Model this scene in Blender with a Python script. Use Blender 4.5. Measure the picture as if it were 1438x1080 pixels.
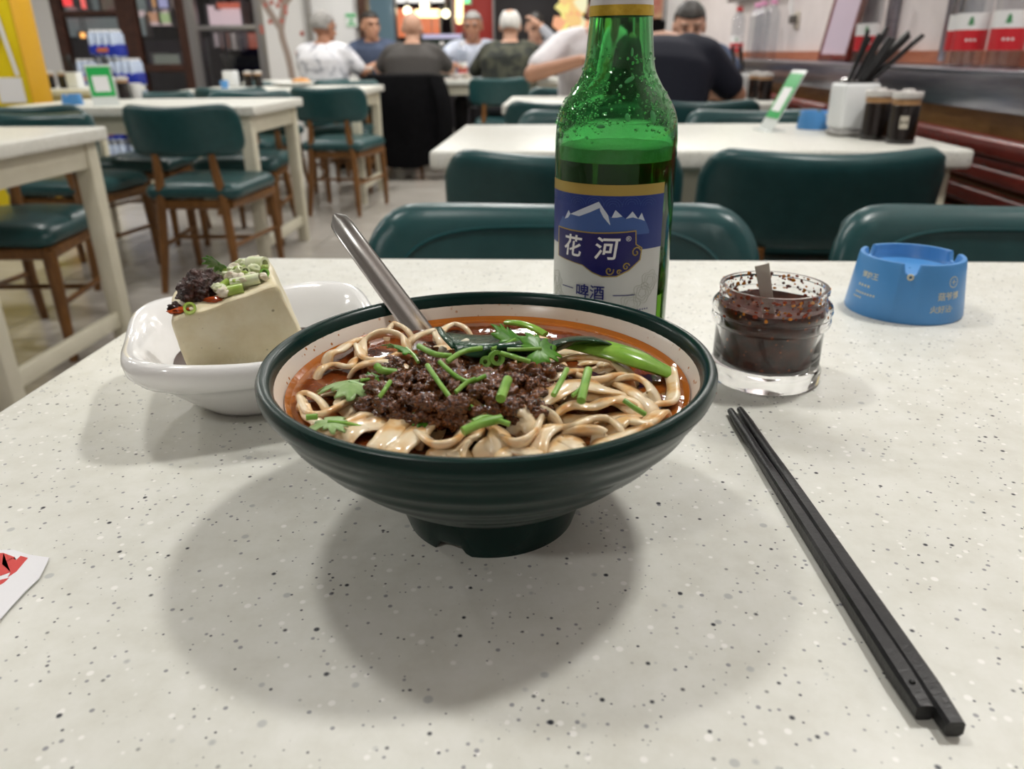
import bpy, bmesh, math, random
from mathutils import Vector, Matrix, noise
SC = bpy.context.scene
for _o in list(bpy.data.objects): bpy.data.objects.remove(_o)
PI = math.pi
# ---------------------------------------------------------------- camera
F_PX, CAM_Z = 1080.0, 0.954
VX, VY, ROLL = 790.0, 74.0, 0.0105
_c, _s = math.cos(ROLL), math.sin(ROLL)
_ax, _ay = (VX-719)/F_PX, (540-VY)/F_PX
_ax, _ay = _ax*_c + _ay*_s, -_ax*_s + _ay*_c
_p = math.atan(_ay); _psi = math.atan(_ax*math.cos(_p))
FWD = Vector((-math.sin(_psi)*math.cos(_p), math.cos(_psi)*math.cos(_p), -math.sin(_p)))
_r = Vector((math.cos(_psi), math.sin(_psi), 0)); _u = _r.cross(FWD)
RGT = _c*_r - _s*_u; UPV = _s*_r + _c*_u
CAM = Vector((0, 0, CAM_Z))
cam_d = bpy.data.cameras.new('camera'); cam = bpy.data.objects.new('camera', cam_d)
SC.collection.objects.link(cam)
M = Matrix((RGT, UPV, -FWD)).transposed().to_4x4(); M.translation = CAM
cam.matrix_world = M
cam_d.sensor_width = 36; cam_d.lens = 36*F_PX/1438; cam_d.clip_start = 0.02; cam_d.clip_end = 60
cam_d.dof.use_dof = True; cam_d.dof.focus_distance = 0.375; cam_d.dof.aperture_fstop = 10.5
SC.camera = cam
def ray(x, y): return RGT*((x-719)/F_PX) + UPV*((540-y)/F_PX) + FWD
def at(x, y, z):            # point of the plane at height z
    d = ray(x, y); return CAM + d*((z-CAM_Z)/d.z)
def atY(x, y, Y):           # point of the upright plane at depth Y
    d = ray(x, y); return CAM + d*(Y/d.y)
# ---------------------------------------------------------------- world, exposure
w = bpy.data.worlds.new('world'); SC.world = w; w.use_nodes = True
w.node_tree.nodes['Background'].inputs[0].default_value = (.75, .8, .85, 1)
w.node_tree.nodes['Background'].inputs[1].default_value = 0.04
SC.view_settings.view_transform = 'Standard'; SC.view_settings.look = 'None'
SC.view_settings.gamma = 1; SC.view_settings.use_curve_mapping = False
SC.view_settings.exposure = -0.12
LAMP_W = 8.5
# ---------------------------------------------------------------- materials
def mat(name, col, rough=.5, metal=0, trans=0, ior=1.45, emit=None, estr=0, coat=0, spec=.5, sss=0, alpha=1):
    m = bpy.data.materials.new(name); m.use_nodes = True
    b = m.node_tree.nodes['Principled BSDF']
    b.inputs['Base Color'].default_value = (*col, 1); b.inputs['Roughness'].default_value = rough
    b.inputs['Metallic'].default_value = metal; b.inputs['Transmission Weight'].default_value = trans
    b.inputs['IOR'].default_value = ior; b.inputs['Coat Weight'].default_value = coat
    b.inputs['Specular IOR Level'].default_value = spec; b.inputs['Alpha'].default_value = alpha
    if sss:
        b.inputs['Subsurface Weight'].default_value = sss; b.inputs['Subsurface Radius'].default_value = (.01, .007, .004); b.inputs['Subsurface Scale'].default_value = .3
    if emit: b.inputs['Emission Color'].default_value = (*emit, 1); b.inputs['Emission Strength'].default_value = estr
    return m
def N(m, t, **kw):
    n = m.node_tree.nodes.new(t)
    for k, v in kw.items():
        if k in n.inputs.keys() if hasattr(n.inputs, 'keys') else False: n.inputs[k].default_value = v
        else: setattr(n, k, v)
    return n
def L(m, a, b): m.node_tree.links.new(a, b)
def bsdf(m): return m.node_tree.nodes['Principled BSDF']
def ramp(m, fac, stops):
    r = m.node_tree.nodes.new('ShaderNodeValToRGB'); L(m, fac, r.inputs[0])
    while len(r.color_ramp.elements) < len(stops): r.color_ramp.elements.new(.5)
    for e, (p, c) in zip(r.color_ramp.elements, stops): e.position = p; e.color = (*c, 1) if len(c) == 3 else c
    return r.outputs[0]
def coords(m, scale=(1, 1, 1), kind='Object'):
    t = m.node_tree.nodes.new('ShaderNodeTexCoord'); mp = m.node_tree.nodes.new('ShaderNodeMapping')
    mp.inputs['Scale'].default_value = scale; L(m, t.outputs[kind], mp.inputs[0]); return mp.outputs[0]
def noise_fac(m, scale, detail=3, rough=.6, vec=None):
    n = m.node_tree.nodes.new('ShaderNodeTexNoise'); n.inputs['Scale'].default_value = scale
    n.inputs['Detail'].default_value = detail; n.inputs['Roughness'].default_value = rough
    L(m, vec or coords(m), n.inputs['Vector']); return n.outputs[0]
def noisy(name, c1, c2, scale, rough=.5, lo=.35, hi=.65, bump=0, bscale=None, stretch=(1, 1, 1), **kw):
    m = mat(name, c1, rough, **kw); v = coords(m, stretch)
    f = noise_fac(m, scale, 4, .6, v); L(m, ramp(m, f, [(lo, c1), (hi, c2)]), bsdf(m).inputs['Base Color'])
    if bump:
        b = m.node_tree.nodes.new('ShaderNodeBump'); b.inputs['Strength'].default_value = bump; b.inputs['Distance'].default_value = .002
        L(m, noise_fac(m, bscale or scale, 4, .6, v), b.inputs['Height']); L(m, b.outputs[0], bsdf(m).inputs['Normal'])
    return m
def math_node(m, op, a, b=None):
    n = m.node_tree.nodes.new('ShaderNodeMath'); n.operation = op
    for i, x in enumerate((a, b)):
        if x is None: continue
        if isinstance(x, (int, float)): n.inputs[i].default_value = x
        else: L(m, x, n.inputs[i])
    return n.outputs[0]
def mixcol(m, fac, a, b):
    n = m.node_tree.nodes.new('ShaderNodeMix'); n.data_type = 'RGBA'
    L(m, fac, n.inputs[0])
    for i, x in ((6, a), (7, b)):
        if isinstance(x, tuple): n.inputs[i].default_value = (*x, 1)
        else: L(m, x, n.inputs[i])
    return n.outputs[2]
def specks(m, vec, scale, keep, rad):     # random round flakes: 1 inside a flake
    v = m.node_tree.nodes.new('ShaderNodeTexVoronoi'); v.inputs['Scale'].default_value = scale; L(m, vec, v.inputs['Vector'])
    sep = m.node_tree.nodes.new('ShaderNodeSeparateColor'); L(m, v.outputs['Color'], sep.inputs[0])
    on = math_node(m, 'LESS_THAN', sep.outputs[0], keep)
    r = math_node(m, 'MULTIPLY', sep.outputs[1], rad)
    r = math_node(m, 'ADD', r, rad*.35)
    d = math_node(m, 'SUBTRACT', r, v.outputs['Distance'])
    d = math_node(m, 'MULTIPLY', d, 9.0); c = m.node_tree.nodes.new('ShaderNodeClamp'); L(m, d, c.inputs[0])
    return math_node(m, 'MULTIPLY', c.outputs[0], on)
def terrazzo():
    m = mat('solid_surface_top', (.7, .69, .63), .38, spec=.35)
    v = coords(m, (1, 1, 1))
    base = ramp(m, noise_fac(m, 55, 4, .65, v), [(.3, (.66, .655, .59)), (.5, (.71, .71, .65)), (.7, (.75, .75, .70))])
    c = mixcol(m, specks(m, v, 230, .22, .30), base, (.86, .85, .81))
    c = mixcol(m, specks(m, v, 150, .12, .26), c, (.50, .51, .49))
    c = mixcol(m, specks(m, v, 310, .2, .26), c, (.30, .30, .31))
    c = mixcol(m, specks(m, v, 175, .26, .19), c, (.025, .027, .035))
    c = mixcol(m, specks(m, v, 430, .10, .26), c, (.10, .10, .11))
    L(m, c, bsdf(m).inputs['Base Color'])
    return m
M_TOP = terrazzo()
def thin_glass(name, tint, refl=.06, rough=.03):   # thin clear wall: tinted see-through plus mirror-like gloss
    m = bpy.data.materials.new(name); m.use_nodes = True; nt = m.node_tree; nt.nodes.clear()
    o = nt.nodes.new('ShaderNodeOutputMaterial'); t = nt.nodes.new('ShaderNodeBsdfTransparent'); g = nt.nodes.new('ShaderNodeBsdfGlossy')
    t.inputs[0].default_value = (*tint, 1); g.inputs['Roughness'].default_value = rough; g.inputs[0].default_value = (1, 1, 1, 1)
    lw = nt.nodes.new('ShaderNodeLayerWeight'); lw.inputs[0].default_value = .5
    pw = math_node(m, 'POWER', lw.outputs['Facing'], 4.0); f = type('F', (), {})(); f.outputs = [math_node(m, 'MULTIPLY_ADD', pw, .55)]; f.outputs[0].node.inputs[2].default_value = refl*.5
    mx = nt.nodes.new('ShaderNodeMixShader'); L(m, f.outputs[0], mx.inputs[0]); L(m, t.outputs[0], mx.inputs[1]); L(m, g.outputs[0], mx.inputs[2]); L(m, mx.outputs[0], o.inputs[0])
    return m
# ---------------------------------------------------------------- mesh helpers
COL = SC.collection
class MB:
    def __init__(s): s.v = []; s.f = []; s.mi = []; s.cm = 0
    def add(s, v, f):
        o = len(s.v); s.v += [tuple(x) for x in v]; s.f += [tuple(i+o for i in q) for q in f]; s.mi += [s.cm]*len(f); return s
    def box(s, c, d, rz=0, taper=1):
        c = Vector(c); R = Matrix.Rotation(rz, 3, 'Z'); v = []
        for z in (-1, 1):
            k = taper if z < 0 else 1
            for x, y in ((-1, -1), (1, -1), (1, 1), (-1, 1)): v.append(c + R @ Vector((x*d[0]/2*k, y*d[1]/2*k, z*d[2]/2)))
        return s.add(v, [(3, 2, 1, 0), (4, 5, 6, 7), (0, 1, 5, 4), (1, 2, 6, 5), (2, 3, 7, 6), (3, 0, 4, 7)])
    def lathe(s, prof, n=48, c=(0, 0, 0), closed=False, sx=1, sy=1, cap=True):
        v = []; f = []
        for r, z in prof:
            for i in range(n):
                a = 2*PI*i/n; v.append((c[0]+r*sx*math.cos(a), c[1]+r*sy*math.sin(a), c[2]+z))
        k = len(prof)
        for j in range(k if closed else k-1):
            for i in range(n):
                a, b = j*n+i, j*n+(i+1) % n; c2, d = ((j+1) % k)*n+(i+1) % n, ((j+1) % k)*n+i
                f.append((a, b, c2, d))
        if cap and not closed:
            f.append(tuple(range(n-1, -1, -1))); f.append(tuple((k-1)*n+i for i in range(n)))
        return s.add(v, f)
    def tube(s, pts, rad, n=8, cap=True, flat=1.0, up=None):
        pts = [Vector(p) for p in pts]; k = len(pts)
        if not hasattr(rad, '__len__'): rad = [rad]*k
        v = []; f = []; prev = None
        for i, p in enumerate(pts):
            t = (pts[min(i+1, k-1)] - pts[max(i-1, 0)]).normalized()
            ref = Vector(up) if up else (prev if prev is not None else (Vector((0, 0, 1)) if abs(t.z) < .9 else Vector((1, 0, 0))))
            a = (ref - t*ref.dot(t)).normalized(); b = t.cross(a); prev = a
            for j in range(n):
                th = 2*PI*j/n; v.append(p + a*(rad[i]*flat*math.cos(th)) + b*(rad[i]*math.sin(th)))
        for i in range(k-1):
            for j in range(n): f.append((i*n+j, i*n+(j+1) % n, (i+1)*n+(j+1) % n, (i+1)*n+j))
        if cap: f.append(tuple(range(n-1, -1, -1))); f.append(tuple((k-1)*n+j for j in range(n)))
        return s.add(v, f)
    def ball(s, c, r, n=10, m=8, R=None):
        c = Vector(c); r = r if hasattr(r, '__len__') else (r, r, r); v = []; f = []
        def q(x, y, z):
            p = Vector((x*r[0], y*r[1], z*r[2])); return c + (R @ p if R else p)
        v.append(q(0, 0, -1))
        for j in range(1, m):
            ph = -PI/2 + PI*j/m
            for i in range(n): a = 2*PI*i/n; v.append(q(math.cos(ph)*math.cos(a), math.cos(ph)*math.sin(a), math.sin(ph)))
        v.append(q(0, 0, 1)); e = len(v)-1
        for i in range(n): f.append((0, 1+(i+1) % n, 1+i)); f.append((e, e-n+i, e-n+(i+1) % n))
        for j in range(m-2):
            for i in range(n): f.append((1+j*n+i, 1+j*n+(i+1) % n, 1+(j+1)*n+(i+1) % n, 1+(j+1)*n+i))
        return s.add(v, f)
    def capsule(s, a, b, ra, rb, n=10):
        a, b = Vector(a), Vector(b); t = (b-a).normalized(); pts = []; rr = []
        for k in (-1, -.7, -.35): pts.append(a + t*ra*k); rr.append(ra*math.sqrt(max(1-k*k, .01)))
        pts.append(a); rr.append(ra); pts.append(b); rr.append(rb)
        for k in (.35, .7, 1): pts.append(b + t*rb*k); rr.append(rb*math.sqrt(max(1-k*k, .01)))
        return s.tube(pts, rr, n)
    def prism(s, poly, z0, z1, fn=None):       # polygon (x, y) from z0 to z1
        n = len(poly); v = [(x, y, z0) for x, y in poly] + [(x, y, z1) for x, y in poly]
        if fn: v = [fn(*p) for p in v]
        return s.add(v, [tuple(range(n-1, -1, -1)), tuple(range(n, 2*n))] + [(i, (i+1) % n, n+(i+1) % n, n+i) for i in range(n)])
    def obj(s, name, mats, parent=None, smooth=True, loc=None, bevel=0, bseg=2, sub=0, angle=40):
        me = bpy.data.meshes.new(name); me.from_pydata([tuple(p) for p in s.v], [], s.f)
        bm = bmesh.new(); bm.from_mesh(me)
        for i, fc in enumerate(bm.faces): fc.material_index = s.mi[i]
        if bevel:
            es = [e for e in bm.edges if len(e.link_faces) == 2 and e.calc_face_angle(0) > .6]
            bmesh.ops.bevel(bm, geom=es, offset=bevel, segments=bseg, affect='EDGES', profile=.5)
        bmesh.ops.recalc_face_normals(bm, faces=bm.faces); bm.to_mesh(me); bm.free()
        for q in (mats if isinstance(mats, (list, tuple)) else [mats]): me.materials.append(q)
        if smooth:
            me.shade_smooth()
            try: me.set_sharp_from_angle(angle=math.radians(angle))
            except Exception: pass
        o = bpy.data.objects.new(name, me); COL.objects.link(o)
        if parent: o.parent = parent
        if loc is not None: o.location = loc
        if sub:
            sm = o.modifiers.new('s', 'SUBSURF'); sm.levels = sub; sm.render_levels = sub
        return o
def tag(o, label=None, cat=None, group=None, kind=None):
    if label: o['label'] = label
    if cat: o['category'] = cat
    if group: o['group'] = group
    if kind: o['kind'] = kind
    return o
def thing(name, label, cat, loc=(0, 0, 0), rz=0, group=None):
    o = bpy.data.objects.new(name, None); o.empty_display_size = .05; COL.objects.link(o)
    o.location = loc; o.rotation_euler = (0, 0, rz); return tag(o, label, cat, group)
def copy_tree(o, parent=None):
    c = o.copy(); COL.objects.link(c); c.parent = parent
    for ch in list(o.children): copy_tree(ch, c)
    return c
def struct(o): o['kind'] = 'structure'; return o
def spline(pts, n):           # Catmull-Rom through pts, n samples per span
    P = [Vector(p) for p in pts]; P = [P[0]*2-P[1]] + P + [P[-1]*2-P[-2]]; out = []
    for i in range(1, len(P)-2):
        for k in range(n):
            t = k/n; a, b, c, d = P[i-1], P[i], P[i+1], P[i+2]
            out.append(.5*((2*b) + (c-a)*t + (2*a-5*b+4*c-d)*t*t + (3*b-a-3*c+d)*t**3))
    out.append(P[-2]); return out
def text_data(s, size, bold=0.0, shear=0.0, step=None):     # flat lettering as verts and faces, centred
    cu = bpy.data.curves.new('t', 'FONT'); cu.body = s; cu.size = size; cu.offset = bold; cu.shear = shear
    cu.align_x = 'CENTER'; cu.align_y = 'CENTER'; cu.resolution_u = 2
    o = bpy.data.objects.new('t', cu); COL.objects.link(o); dg = bpy.context.evaluated_depsgraph_get()
    me = bpy.data.meshes.new_from_object(o.evaluated_get(dg)); bpy.data.objects.remove(o)
    bm = bmesh.new(); bm.from_mesh(me); bpy.data.meshes.remove(me)
    if step and bm.verts:
        x0, x1 = min(v.co.x for v in bm.verts), max(v.co.x for v in bm.verts); x = x0+step
        while x < x1:
            bmesh.ops.bisect_plane(bm, geom=bm.verts[:]+bm.edges[:]+bm.faces[:], plane_co=(x, 0, 0), plane_no=(1, 0, 0)); x += step
    bm.verts.index_update(); v = [tuple(q.co) for q in bm.verts]; f = [tuple(q.index for q in fc.verts) for fc in bm.faces]; bm.free(); return v, f
def text_obj(name, s, size, m, parent, fn, bold=0, shear=0, step=None):
    v, f = text_data(s, size, bold, shear, step); mb = MB(); mb.add([fn(x, y) for x, y, _ in v], f)
    return mb.obj(name, m, parent, smooth=False)
rnd = random.Random(7)
# ================================================================ THE ROOM
M_WALL = noisy('wall_paint', (.66, .60, .59), (.72, .66, .65), 6, .55)
M_WHITE = mat('white_wall', (.78, .77, .76), .5)
M_CEIL = mat('ceiling_white', (.4, .39, .38), .7)
M_FLOOR = noisy('floor_tile', (.36, .335, .30), (.47, .44, .40), 3, .22, .3, .7, stretch=(1.2, 9, 1))
M_GROUT = mat('grout', (.28, .26, .23), .7)
M_STEEL = noisy('brushed_steel', (.26, .26, .30), (.36, .36, .40), 9, .28, metal=1, stretch=(1, .6, 8))
M_REDWOOD = noisy('red_lacquer_wood', (.12, .017, .013), (.19, .03, .022), 14, .22, stretch=(6, 1, 6))
M_BRWOOD = noisy('brown_panel_wood', (.34, .17, .05), (.46, .25, .09), 10, .4, stretch=(1, 1, 7))
M_DKWOOD = noisy('dark_door_wood', (.045, .018, .012), (.075, .03, .02), 14, .35)
M_GREYMETAL = mat('grey_metal', (.32, .31, .31), .35, metal=.7)
X_R = 1.25; X_L = -7.0; Y_N = -2.6; Y_B = 9.0; Z_C = 2.85
fl = struct(MB().box(((X_L+X_R)/2, 5.4, -.02), (X_R-X_L+6, 17, .04)).obj('floor', M_GROUT, smooth=False))
tile = None
for i in range(10):
    for j in range(14):
        x, y = X_R-.4-.8*i-.15, Y_N+.4+.8*j+.35
        if y > Y_B: continue
        if tile is None:
            tile = MB().box((0, 0, .0), (.795, .795, .008)).obj('floor_tile', M_FLOOR, fl, smooth=False, loc=(x, y, .001))
        else:
            t2 = tile.copy(); COL.objects.link(t2); t2.location = (x, y, .001)
struct(MB().box(((X_L+X_R)/2, (Y_N+Y_B)/2, Z_C+.05), (X_R-X_L+.6, Y_B-Y_N+.6, .1)).obj('ceiling', M_CEIL, smooth=False))
struct(MB().box((X_R+.05, (Y_N+Y_B)/2, Z_C/2), (.1, Y_B-Y_N, Z_C)).obj('wall_right', M_WALL, smooth=False))
struct(MB().box((X_L-.05, (Y_N+Y_B)/2, Z_C/2), (.1, Y_B-Y_N, Z_C)).obj('wall_left', M_WHITE, smooth=False))
struct(MB().box(((X_L+X_R)/2, Y_N-.05, Z_C/2), (X_R-X_L, .1, Z_C)).obj('wall_behind', M_WALL, smooth=False))
# ceiling lamps
M_LAMP = mat('lamp_diffuser', (.9, .9, .9), .5, emit=(1, .97, .92), estr=9)
M_LAMPF = mat('lamp_frame', (.75, .75, .75), .4)
lampP = None
def ceiling_lamp(x, y, power):
    global lampP
    if lampP is None:
        lampP = thing('ceiling_lamp', 'small square white ceiling downlight panel', 'lamp', (x, y, Z_C), 0, 'ceiling downlights in rows')
        mb = MB()
        for sx, sy, dx, dy in ((0, .125, .27, .02), (0, -.125, .27, .02), (.125, 0, .02, .23), (-.125, 0, .02, .23)): mb.box((sx, sy, -.012), (dx, dy, .024))
        mb.obj('frame', M_LAMPF, lampP, smooth=False)
        MB().box((0, 0, -.006), (.23, .23, .01)).obj('diffuser', M_LAMP, lampP, smooth=False); o = lampP
    else:
        o = copy_tree(lampP); o.location = (x, y, Z_C)
    ld = bpy.data.lights.new('lamp_light', 'AREA'); ld.shape = 'SQUARE'; ld.size = .22; ld.energy = power; ld.color = (1, .98, .935)
    lo = bpy.data.objects.new('lamp_light', ld); COL.objects.link(lo); lo.parent = o; lo.location = (0, 0, -.03)
for xx, yy, k in ((-.84, 1.10, 1.95), (.88, 1.05, 1.75), (-3.3, 2.4, .5), (-.25, 4.2, .5), (.94, 4.2, .45), (-2.7, 4.4, .65), (-1.44, 5.6, .7), (-.25, 6.4, .7), (.94, 6.4, .6), (-2.7, 6.6, .8),
                  (-1.44, 7.7, 1.0), (-.25, 8.3, .9), (-4.6, 3.2, .8), (-4.6, 6.4, .8), (-1.2, -1.6, .25)): ceiling_lamp(xx, yy, LAMP_W*k)
# right wall: slatted rack, wood panel, steel ledge
Y0, Y1 = -.6, 8.2
def make_rack(label, Y0, Y1):
  rack = thing('slatted_rack', label, 'rack', (1.0, 0, 0))
  for k, (z0, z1, xo) in enumerate(((.72, .765, -.012), (.66, .70, 0), (.60, .645, 0), (.54, .585, 0), (.48, .525, 0), (.42, .465, 0), (.36, .405, 0))):
      MB().box((.02+xo, (Y0+Y1)/2, (z0+z1)/2), (.05, Y1-Y0, z1-z0)).obj('slat', M_REDWOOD, rack, bevel=.012, bseg=3)
  MB().box((.02, (Y0+Y1)/2, .708), (.045, Y1-Y0, .02)).obj('slat_rail', M_REDWOOD, rack, bevel=.006)
  for k in range(4): MB().box((.06, Y0+.05+k*(Y1-Y0-.1)/3, .383), (.03, .05, .766)).obj('upright', M_REDWOOD, rack, smooth=False)
make_rack('dark red lacquered slatted rack beside the chopstick holder table', -.6, 2.6)
make_rack('dark red lacquered slatted rack beside the table of the person in navy', 3.15, 5.6)
struct(MB().box((1.17, (Y0+Y1)/2, .41), (.14, Y1-Y0, .81)).obj('wall_panel_right', M_BRWOOD, smooth=False))
ledge = thing('steel_ledge', 'brushed steel serving ledge along the wall above the red slats', 'ledge', (1.05, 0, 0))
MB().box((.09, (Y0+Y1)/2, .900), (.22, Y1-Y0, .012)).obj('shelf_plate', M_STEEL, ledge, bevel=.003)
MB().box((-.014, (Y0+Y1)/2, .858), (.010, Y1-Y0, .090)).obj('front_band', M_STEEL, ledge, bevel=.003)
MB().box((.09, (Y0+Y1)/2, .8175), (.2, Y1-Y0, .008)).obj('under_plate', M_STEEL, ledge, smooth=False)
struct(MB().box((1.236, (Y0+Y1)/2, .928), (.028, Y1-Y0, .04)).obj('trim_1', noisy('orange_trim_wood', (.36, .11, .05), (.46, .16, .08), 9, .35, stretch=(1, 1, 5)), smooth=False))
# ================================================================ TABLES
M_CREAM = noisy('cream_paint', (.58, .55, .43), (.66, .63, .51), 5, .42)
M_EDGE = M_TOP
def make_table(label, x, y, near=False):       # x, y: left near corner
    W, D, T = 1.21, .71, .042
    t = thing('dining_table', label, 'table', (x+W/2, y+D/2, 0))
    MB().box((0, 0, .75-T/2), (W, D, T)).obj('tabletop', M_TOP, t, bevel=.008, bseg=3)
    for sy in (-1, 1): MB().box((0, sy*(D/2-.05), .668), (W-.16, .022, .08)).obj('apron', M_CREAM, t, bevel=.003)
    for sx in (-1, 1):
        MB().box((sx*(W/2-.05), 0, .668), (.022, D-.14, .08)).obj('apron', M_CREAM, t, bevel=.003)
        MB().box((sx*(W/2-.06), 0, .12), (.026, D-.14, .05)).obj('stretcher', M_CREAM, t, bevel=.003)
        for sy in (-1, 1): MB().box((sx*(W/2-.06), sy*(D/2-.055), .354), (.058, .058, .708), taper=.88).obj('leg', M_CREAM, t, bevel=.004)
    return t
t1 = make_table('white speckled table carrying the noodle bowl and the beer bottle', -.355, .11)
T2 = make_table('white speckled table with chopstick holder by the red slats', -.302, 1.81)
T3 = make_table('white speckled table where the person in navy sits', -.26, 3.52)
L1 = make_table('empty white speckled table, cream legs, its end towards the aisle beside the tofu dish', -2.68, 1.825)
L2 = make_table('white speckled table with a green card stand near the yellow cabinet', -2.575, 3.54)
L3 = make_table('white speckled table holding nothing, between two rows of teal chairs', -2.51, 5.26)
L4 = make_table('white speckled table where the man in the white patterned shirt sits', -2.75, 6.95)
M1 = make_table('white table with food where the bald man in grey sits', -1.50, 6.98)
M2 = make_table('white table where the white-haired man in camouflage sits', -.25, 7.02)
# ================================================================ CHAIRS
M_TEAL = noisy('teal_vinyl', (.013, .058, .062), (.017, .069, .072), 30, .32, bump=.08, bscale=220)
M_PIPE = mat('teal_piping', (.012, .07, .075), .3)
M_CHWOOD = noisy('walnut_wood', (.13, .055, .014), (.20, .088, .024), 10, .38, stretch=(6, 6, 1))
def pad(W, H, T, r, fn, nu=22, nv=12, e0=None):      # upholstered pad in (u, v), thickness profile, mapped by fn(u, v, t)
    mb = MB()
    def m2(u, v):
        x, y = u*W/2, v*H/2; ix, iy = W/2-r, H/2-r
        cx, cy = max(-ix, min(ix, x)), max(-iy, min(iy, y)); dx, dy = x-cx, y-cy; d = math.hypot(dx, dy)
        if dx and dy:
            mx = max(abs(dx), abs(dy)); k = mx/d; return cx+dx*k, cy+dy*k
        return x, y
    def lin(k, n):
        t = -1+2*k/n; return math.copysign(1-(1-abs(t))**1.5, t)
    idx = {}
    for s in (1, -1):
        for i in range(nu+1):
            for j in range(nv+1):
                u, v = lin(i, nu), lin(j, nv); e = max(abs(u), abs(v))
                if e >= .9999 and s == -1: idx[(s, i, j)] = idx[(1, i, j)]; continue
                x, y = m2(u, v); t = s*T/2*(max(0, 1-e**8))**.5
                idx[(s, i, j)] = len(mb.v); mb.v.append(tuple(fn(x, y, t)))
        for i in range(nu):
            for j in range(nv):
                q = (idx[(s, i, j)], idx[(s, i+1, j)], idx[(s, i+1, j+1)], idx[(s, i, j+1)]); mb.f.append(q if s > 0 else q[::-1]); mb.mi.append(0)
    return mb, m2
def back_fn(x, z, t):         # curved, reclined backrest; front is -y
    R = .42; a = x/R; rr = R + t
    y = .215 - (R - rr*math.cos(a)) ; zz = .674 + z - .005*math.cos(x/.25*PI)*max(0, z/.1)
    return (rr*math.sin(a), y + (zz-.56)*.22, zz)
def seat_fn(x, y, t):
    k = 1 - (y+.22)*.28; z = .425 + t + .008*(1-(x/.23)**2) - (.012 if y < -.15 else 0)*((-y-.15)/.08)**2 if y < -.15 else .425 + t + .008*(1-(x/.23)**2)
    return (x*k, y, z)
def make_chair():
    c = thing('dining_chair', 'x', 'chair')
    mb, m2 = pad(.52, .205, .05, .07, back_fn); b = mb.obj('backrest', M_TEAL, c, angle=80)
    loop = []
    for k in range(120):
        a = 2*PI*k/120; pw = 3.2; m = (abs(math.cos(a))**pw + abs(math.sin(a))**pw)**(1/pw); x, z = .225*math.cos(a)/m, .078*math.sin(a)/m
        loop.append(back_fn(x, z, -.0255))
    loop.append(loop[0]); MB().tube(loop, .0022, 5, cap=False).obj('piping', M_PIPE, b)
    mb, _ = pad(.47, .46, .075, .06, seat_fn, 18, 18); mb.obj('seat', M_TEAL, c, angle=80)
    MB().tube([(-.15, .19, .375), (.15, .19, .375)], .018, 8, flat=1.2).obj('seat_rail', M_CHWOOD, c)
    for sx in (-1, 1):
        MB().tube([(sx*.205, -.2, .372), (sx*.15, .19, .375)], .02, 8, flat=1.2).obj('seat_rail', M_CHWOOD, c)
        MB().tube([(sx*.2, -.19, .38), (sx*.205, -.2, .2), (sx*.205, -.205, 0)], (.023, .02, .014), 10).obj('leg', M_CHWOOD, c)
        MB().tube([(sx*.165, .265, 0), (sx*.15, .225, .2), (sx*.135, .205, .40), (sx*.122, .214, .50), (sx*.118, .222, .585)], (.014, .019, .021, .019, .014), 10).obj('leg', M_CHWOOD, c)
    MB().tube([(-.205, -.2, .375), (.205, -.2, .375)], .018, 8, flat=1.2).obj('seat_rail', M_CHWOOD, c)
    MB().tube([(-.17, .03, .2), (.17, .03, .2)], .010, 8).obj('stretcher', M_CHWOOD, c)
    for sx in (-1, 1): MB().tube([(sx*.203, -.2, .2), (sx*.152, .225, .2)], .010, 8).obj('stretcher', M_CHWOOD, c)
    return c
CH0 = make_chair(); ch_used = [False]
def chair(x, y, rz, label, group=None):
    o = CH0 if not ch_used[0] else copy_tree(CH0); ch_used[0] = True
    o.location = (x, y, 0); o.rotation_euler = (0, 0, rz); tag(o, label, 'chair')
    if group: o['group'] = group
    return o
# backrest sits about .22 m behind the chair's origin (local +y); rz = 0: sitter faces the camera side
BY = .24
chair(.0, 1.0-BY, .0, 'teal vinyl chair facing the noodle bowl, right behind the beer bottle')
chair(.565, .99-BY, -.03, 'teal vinyl chair facing the table edge behind the blue ashtray')
chair(.005, 1.56+BY, PI, 'teal vinyl chair, back turned, at the corner of the glossy table, behind the bottle')
chair(.52, 1.57+BY, PI+.02, 'teal vinyl chair, back turned, in front of the chopstick holder')
chair(.10, 2.74-BY, .03, 'teal chair on the far side of the chopstick holder table, by its aisle end')
chair(.64, 2.72-BY, 0, 'teal chair on the far side of the chopstick holder table, by the card stand')
chair(.02, 3.24+BY, PI-.05, 'teal chair, back turned, beside the chair of the person in navy')
chair(.55, 3.24+BY, PI, 'teal chair on which the person in navy sits')
chair(.60, 4.60-BY, 0, 'teal chair of the dark-haired person facing the person in navy')
chair(.05, 4.60-BY, 0, 'teal chair of the man in the white tee shirt')
chair(-1.86, 2.78-BY, .05, 'teal chair facing the empty table, seat pushed under its far side')
chair(-2.45, 2.78-BY, 0, 'teal chair facing the empty table, next to the yellow cabinet')
chair(-1.56, 3.18+BY, PI+.02, 'teal chair, back turned, walnut legs in full view, at the card stand table')
chair(-2.20, 3.22+BY, PI-.04, 'teal chair, back turned, half hidden by the empty table, beside the yellow cabinet')
chair(-1.72, 4.50-BY, .04, 'teal chair facing the card stand table from beyond, at the aisle end')
chair(-2.28, 4.50-BY, -.03, 'teal chair facing the card stand table from beyond, near the cabinet')
chair(-1.42, 4.90+BY, PI-.08, 'teal chair, back turned, pulled into the aisle at the third table')
chair(-2.04, 4.92+BY, PI, 'teal chair, back turned, inner seat of the third table')
chair(-1.62, 6.22-BY, 0, 'teal chair behind the third table, back towards the man in the patterned shirt')
chair(-2.2, 6.22-BY, 0, 'teal chair behind the third table, away from the aisle')
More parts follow.
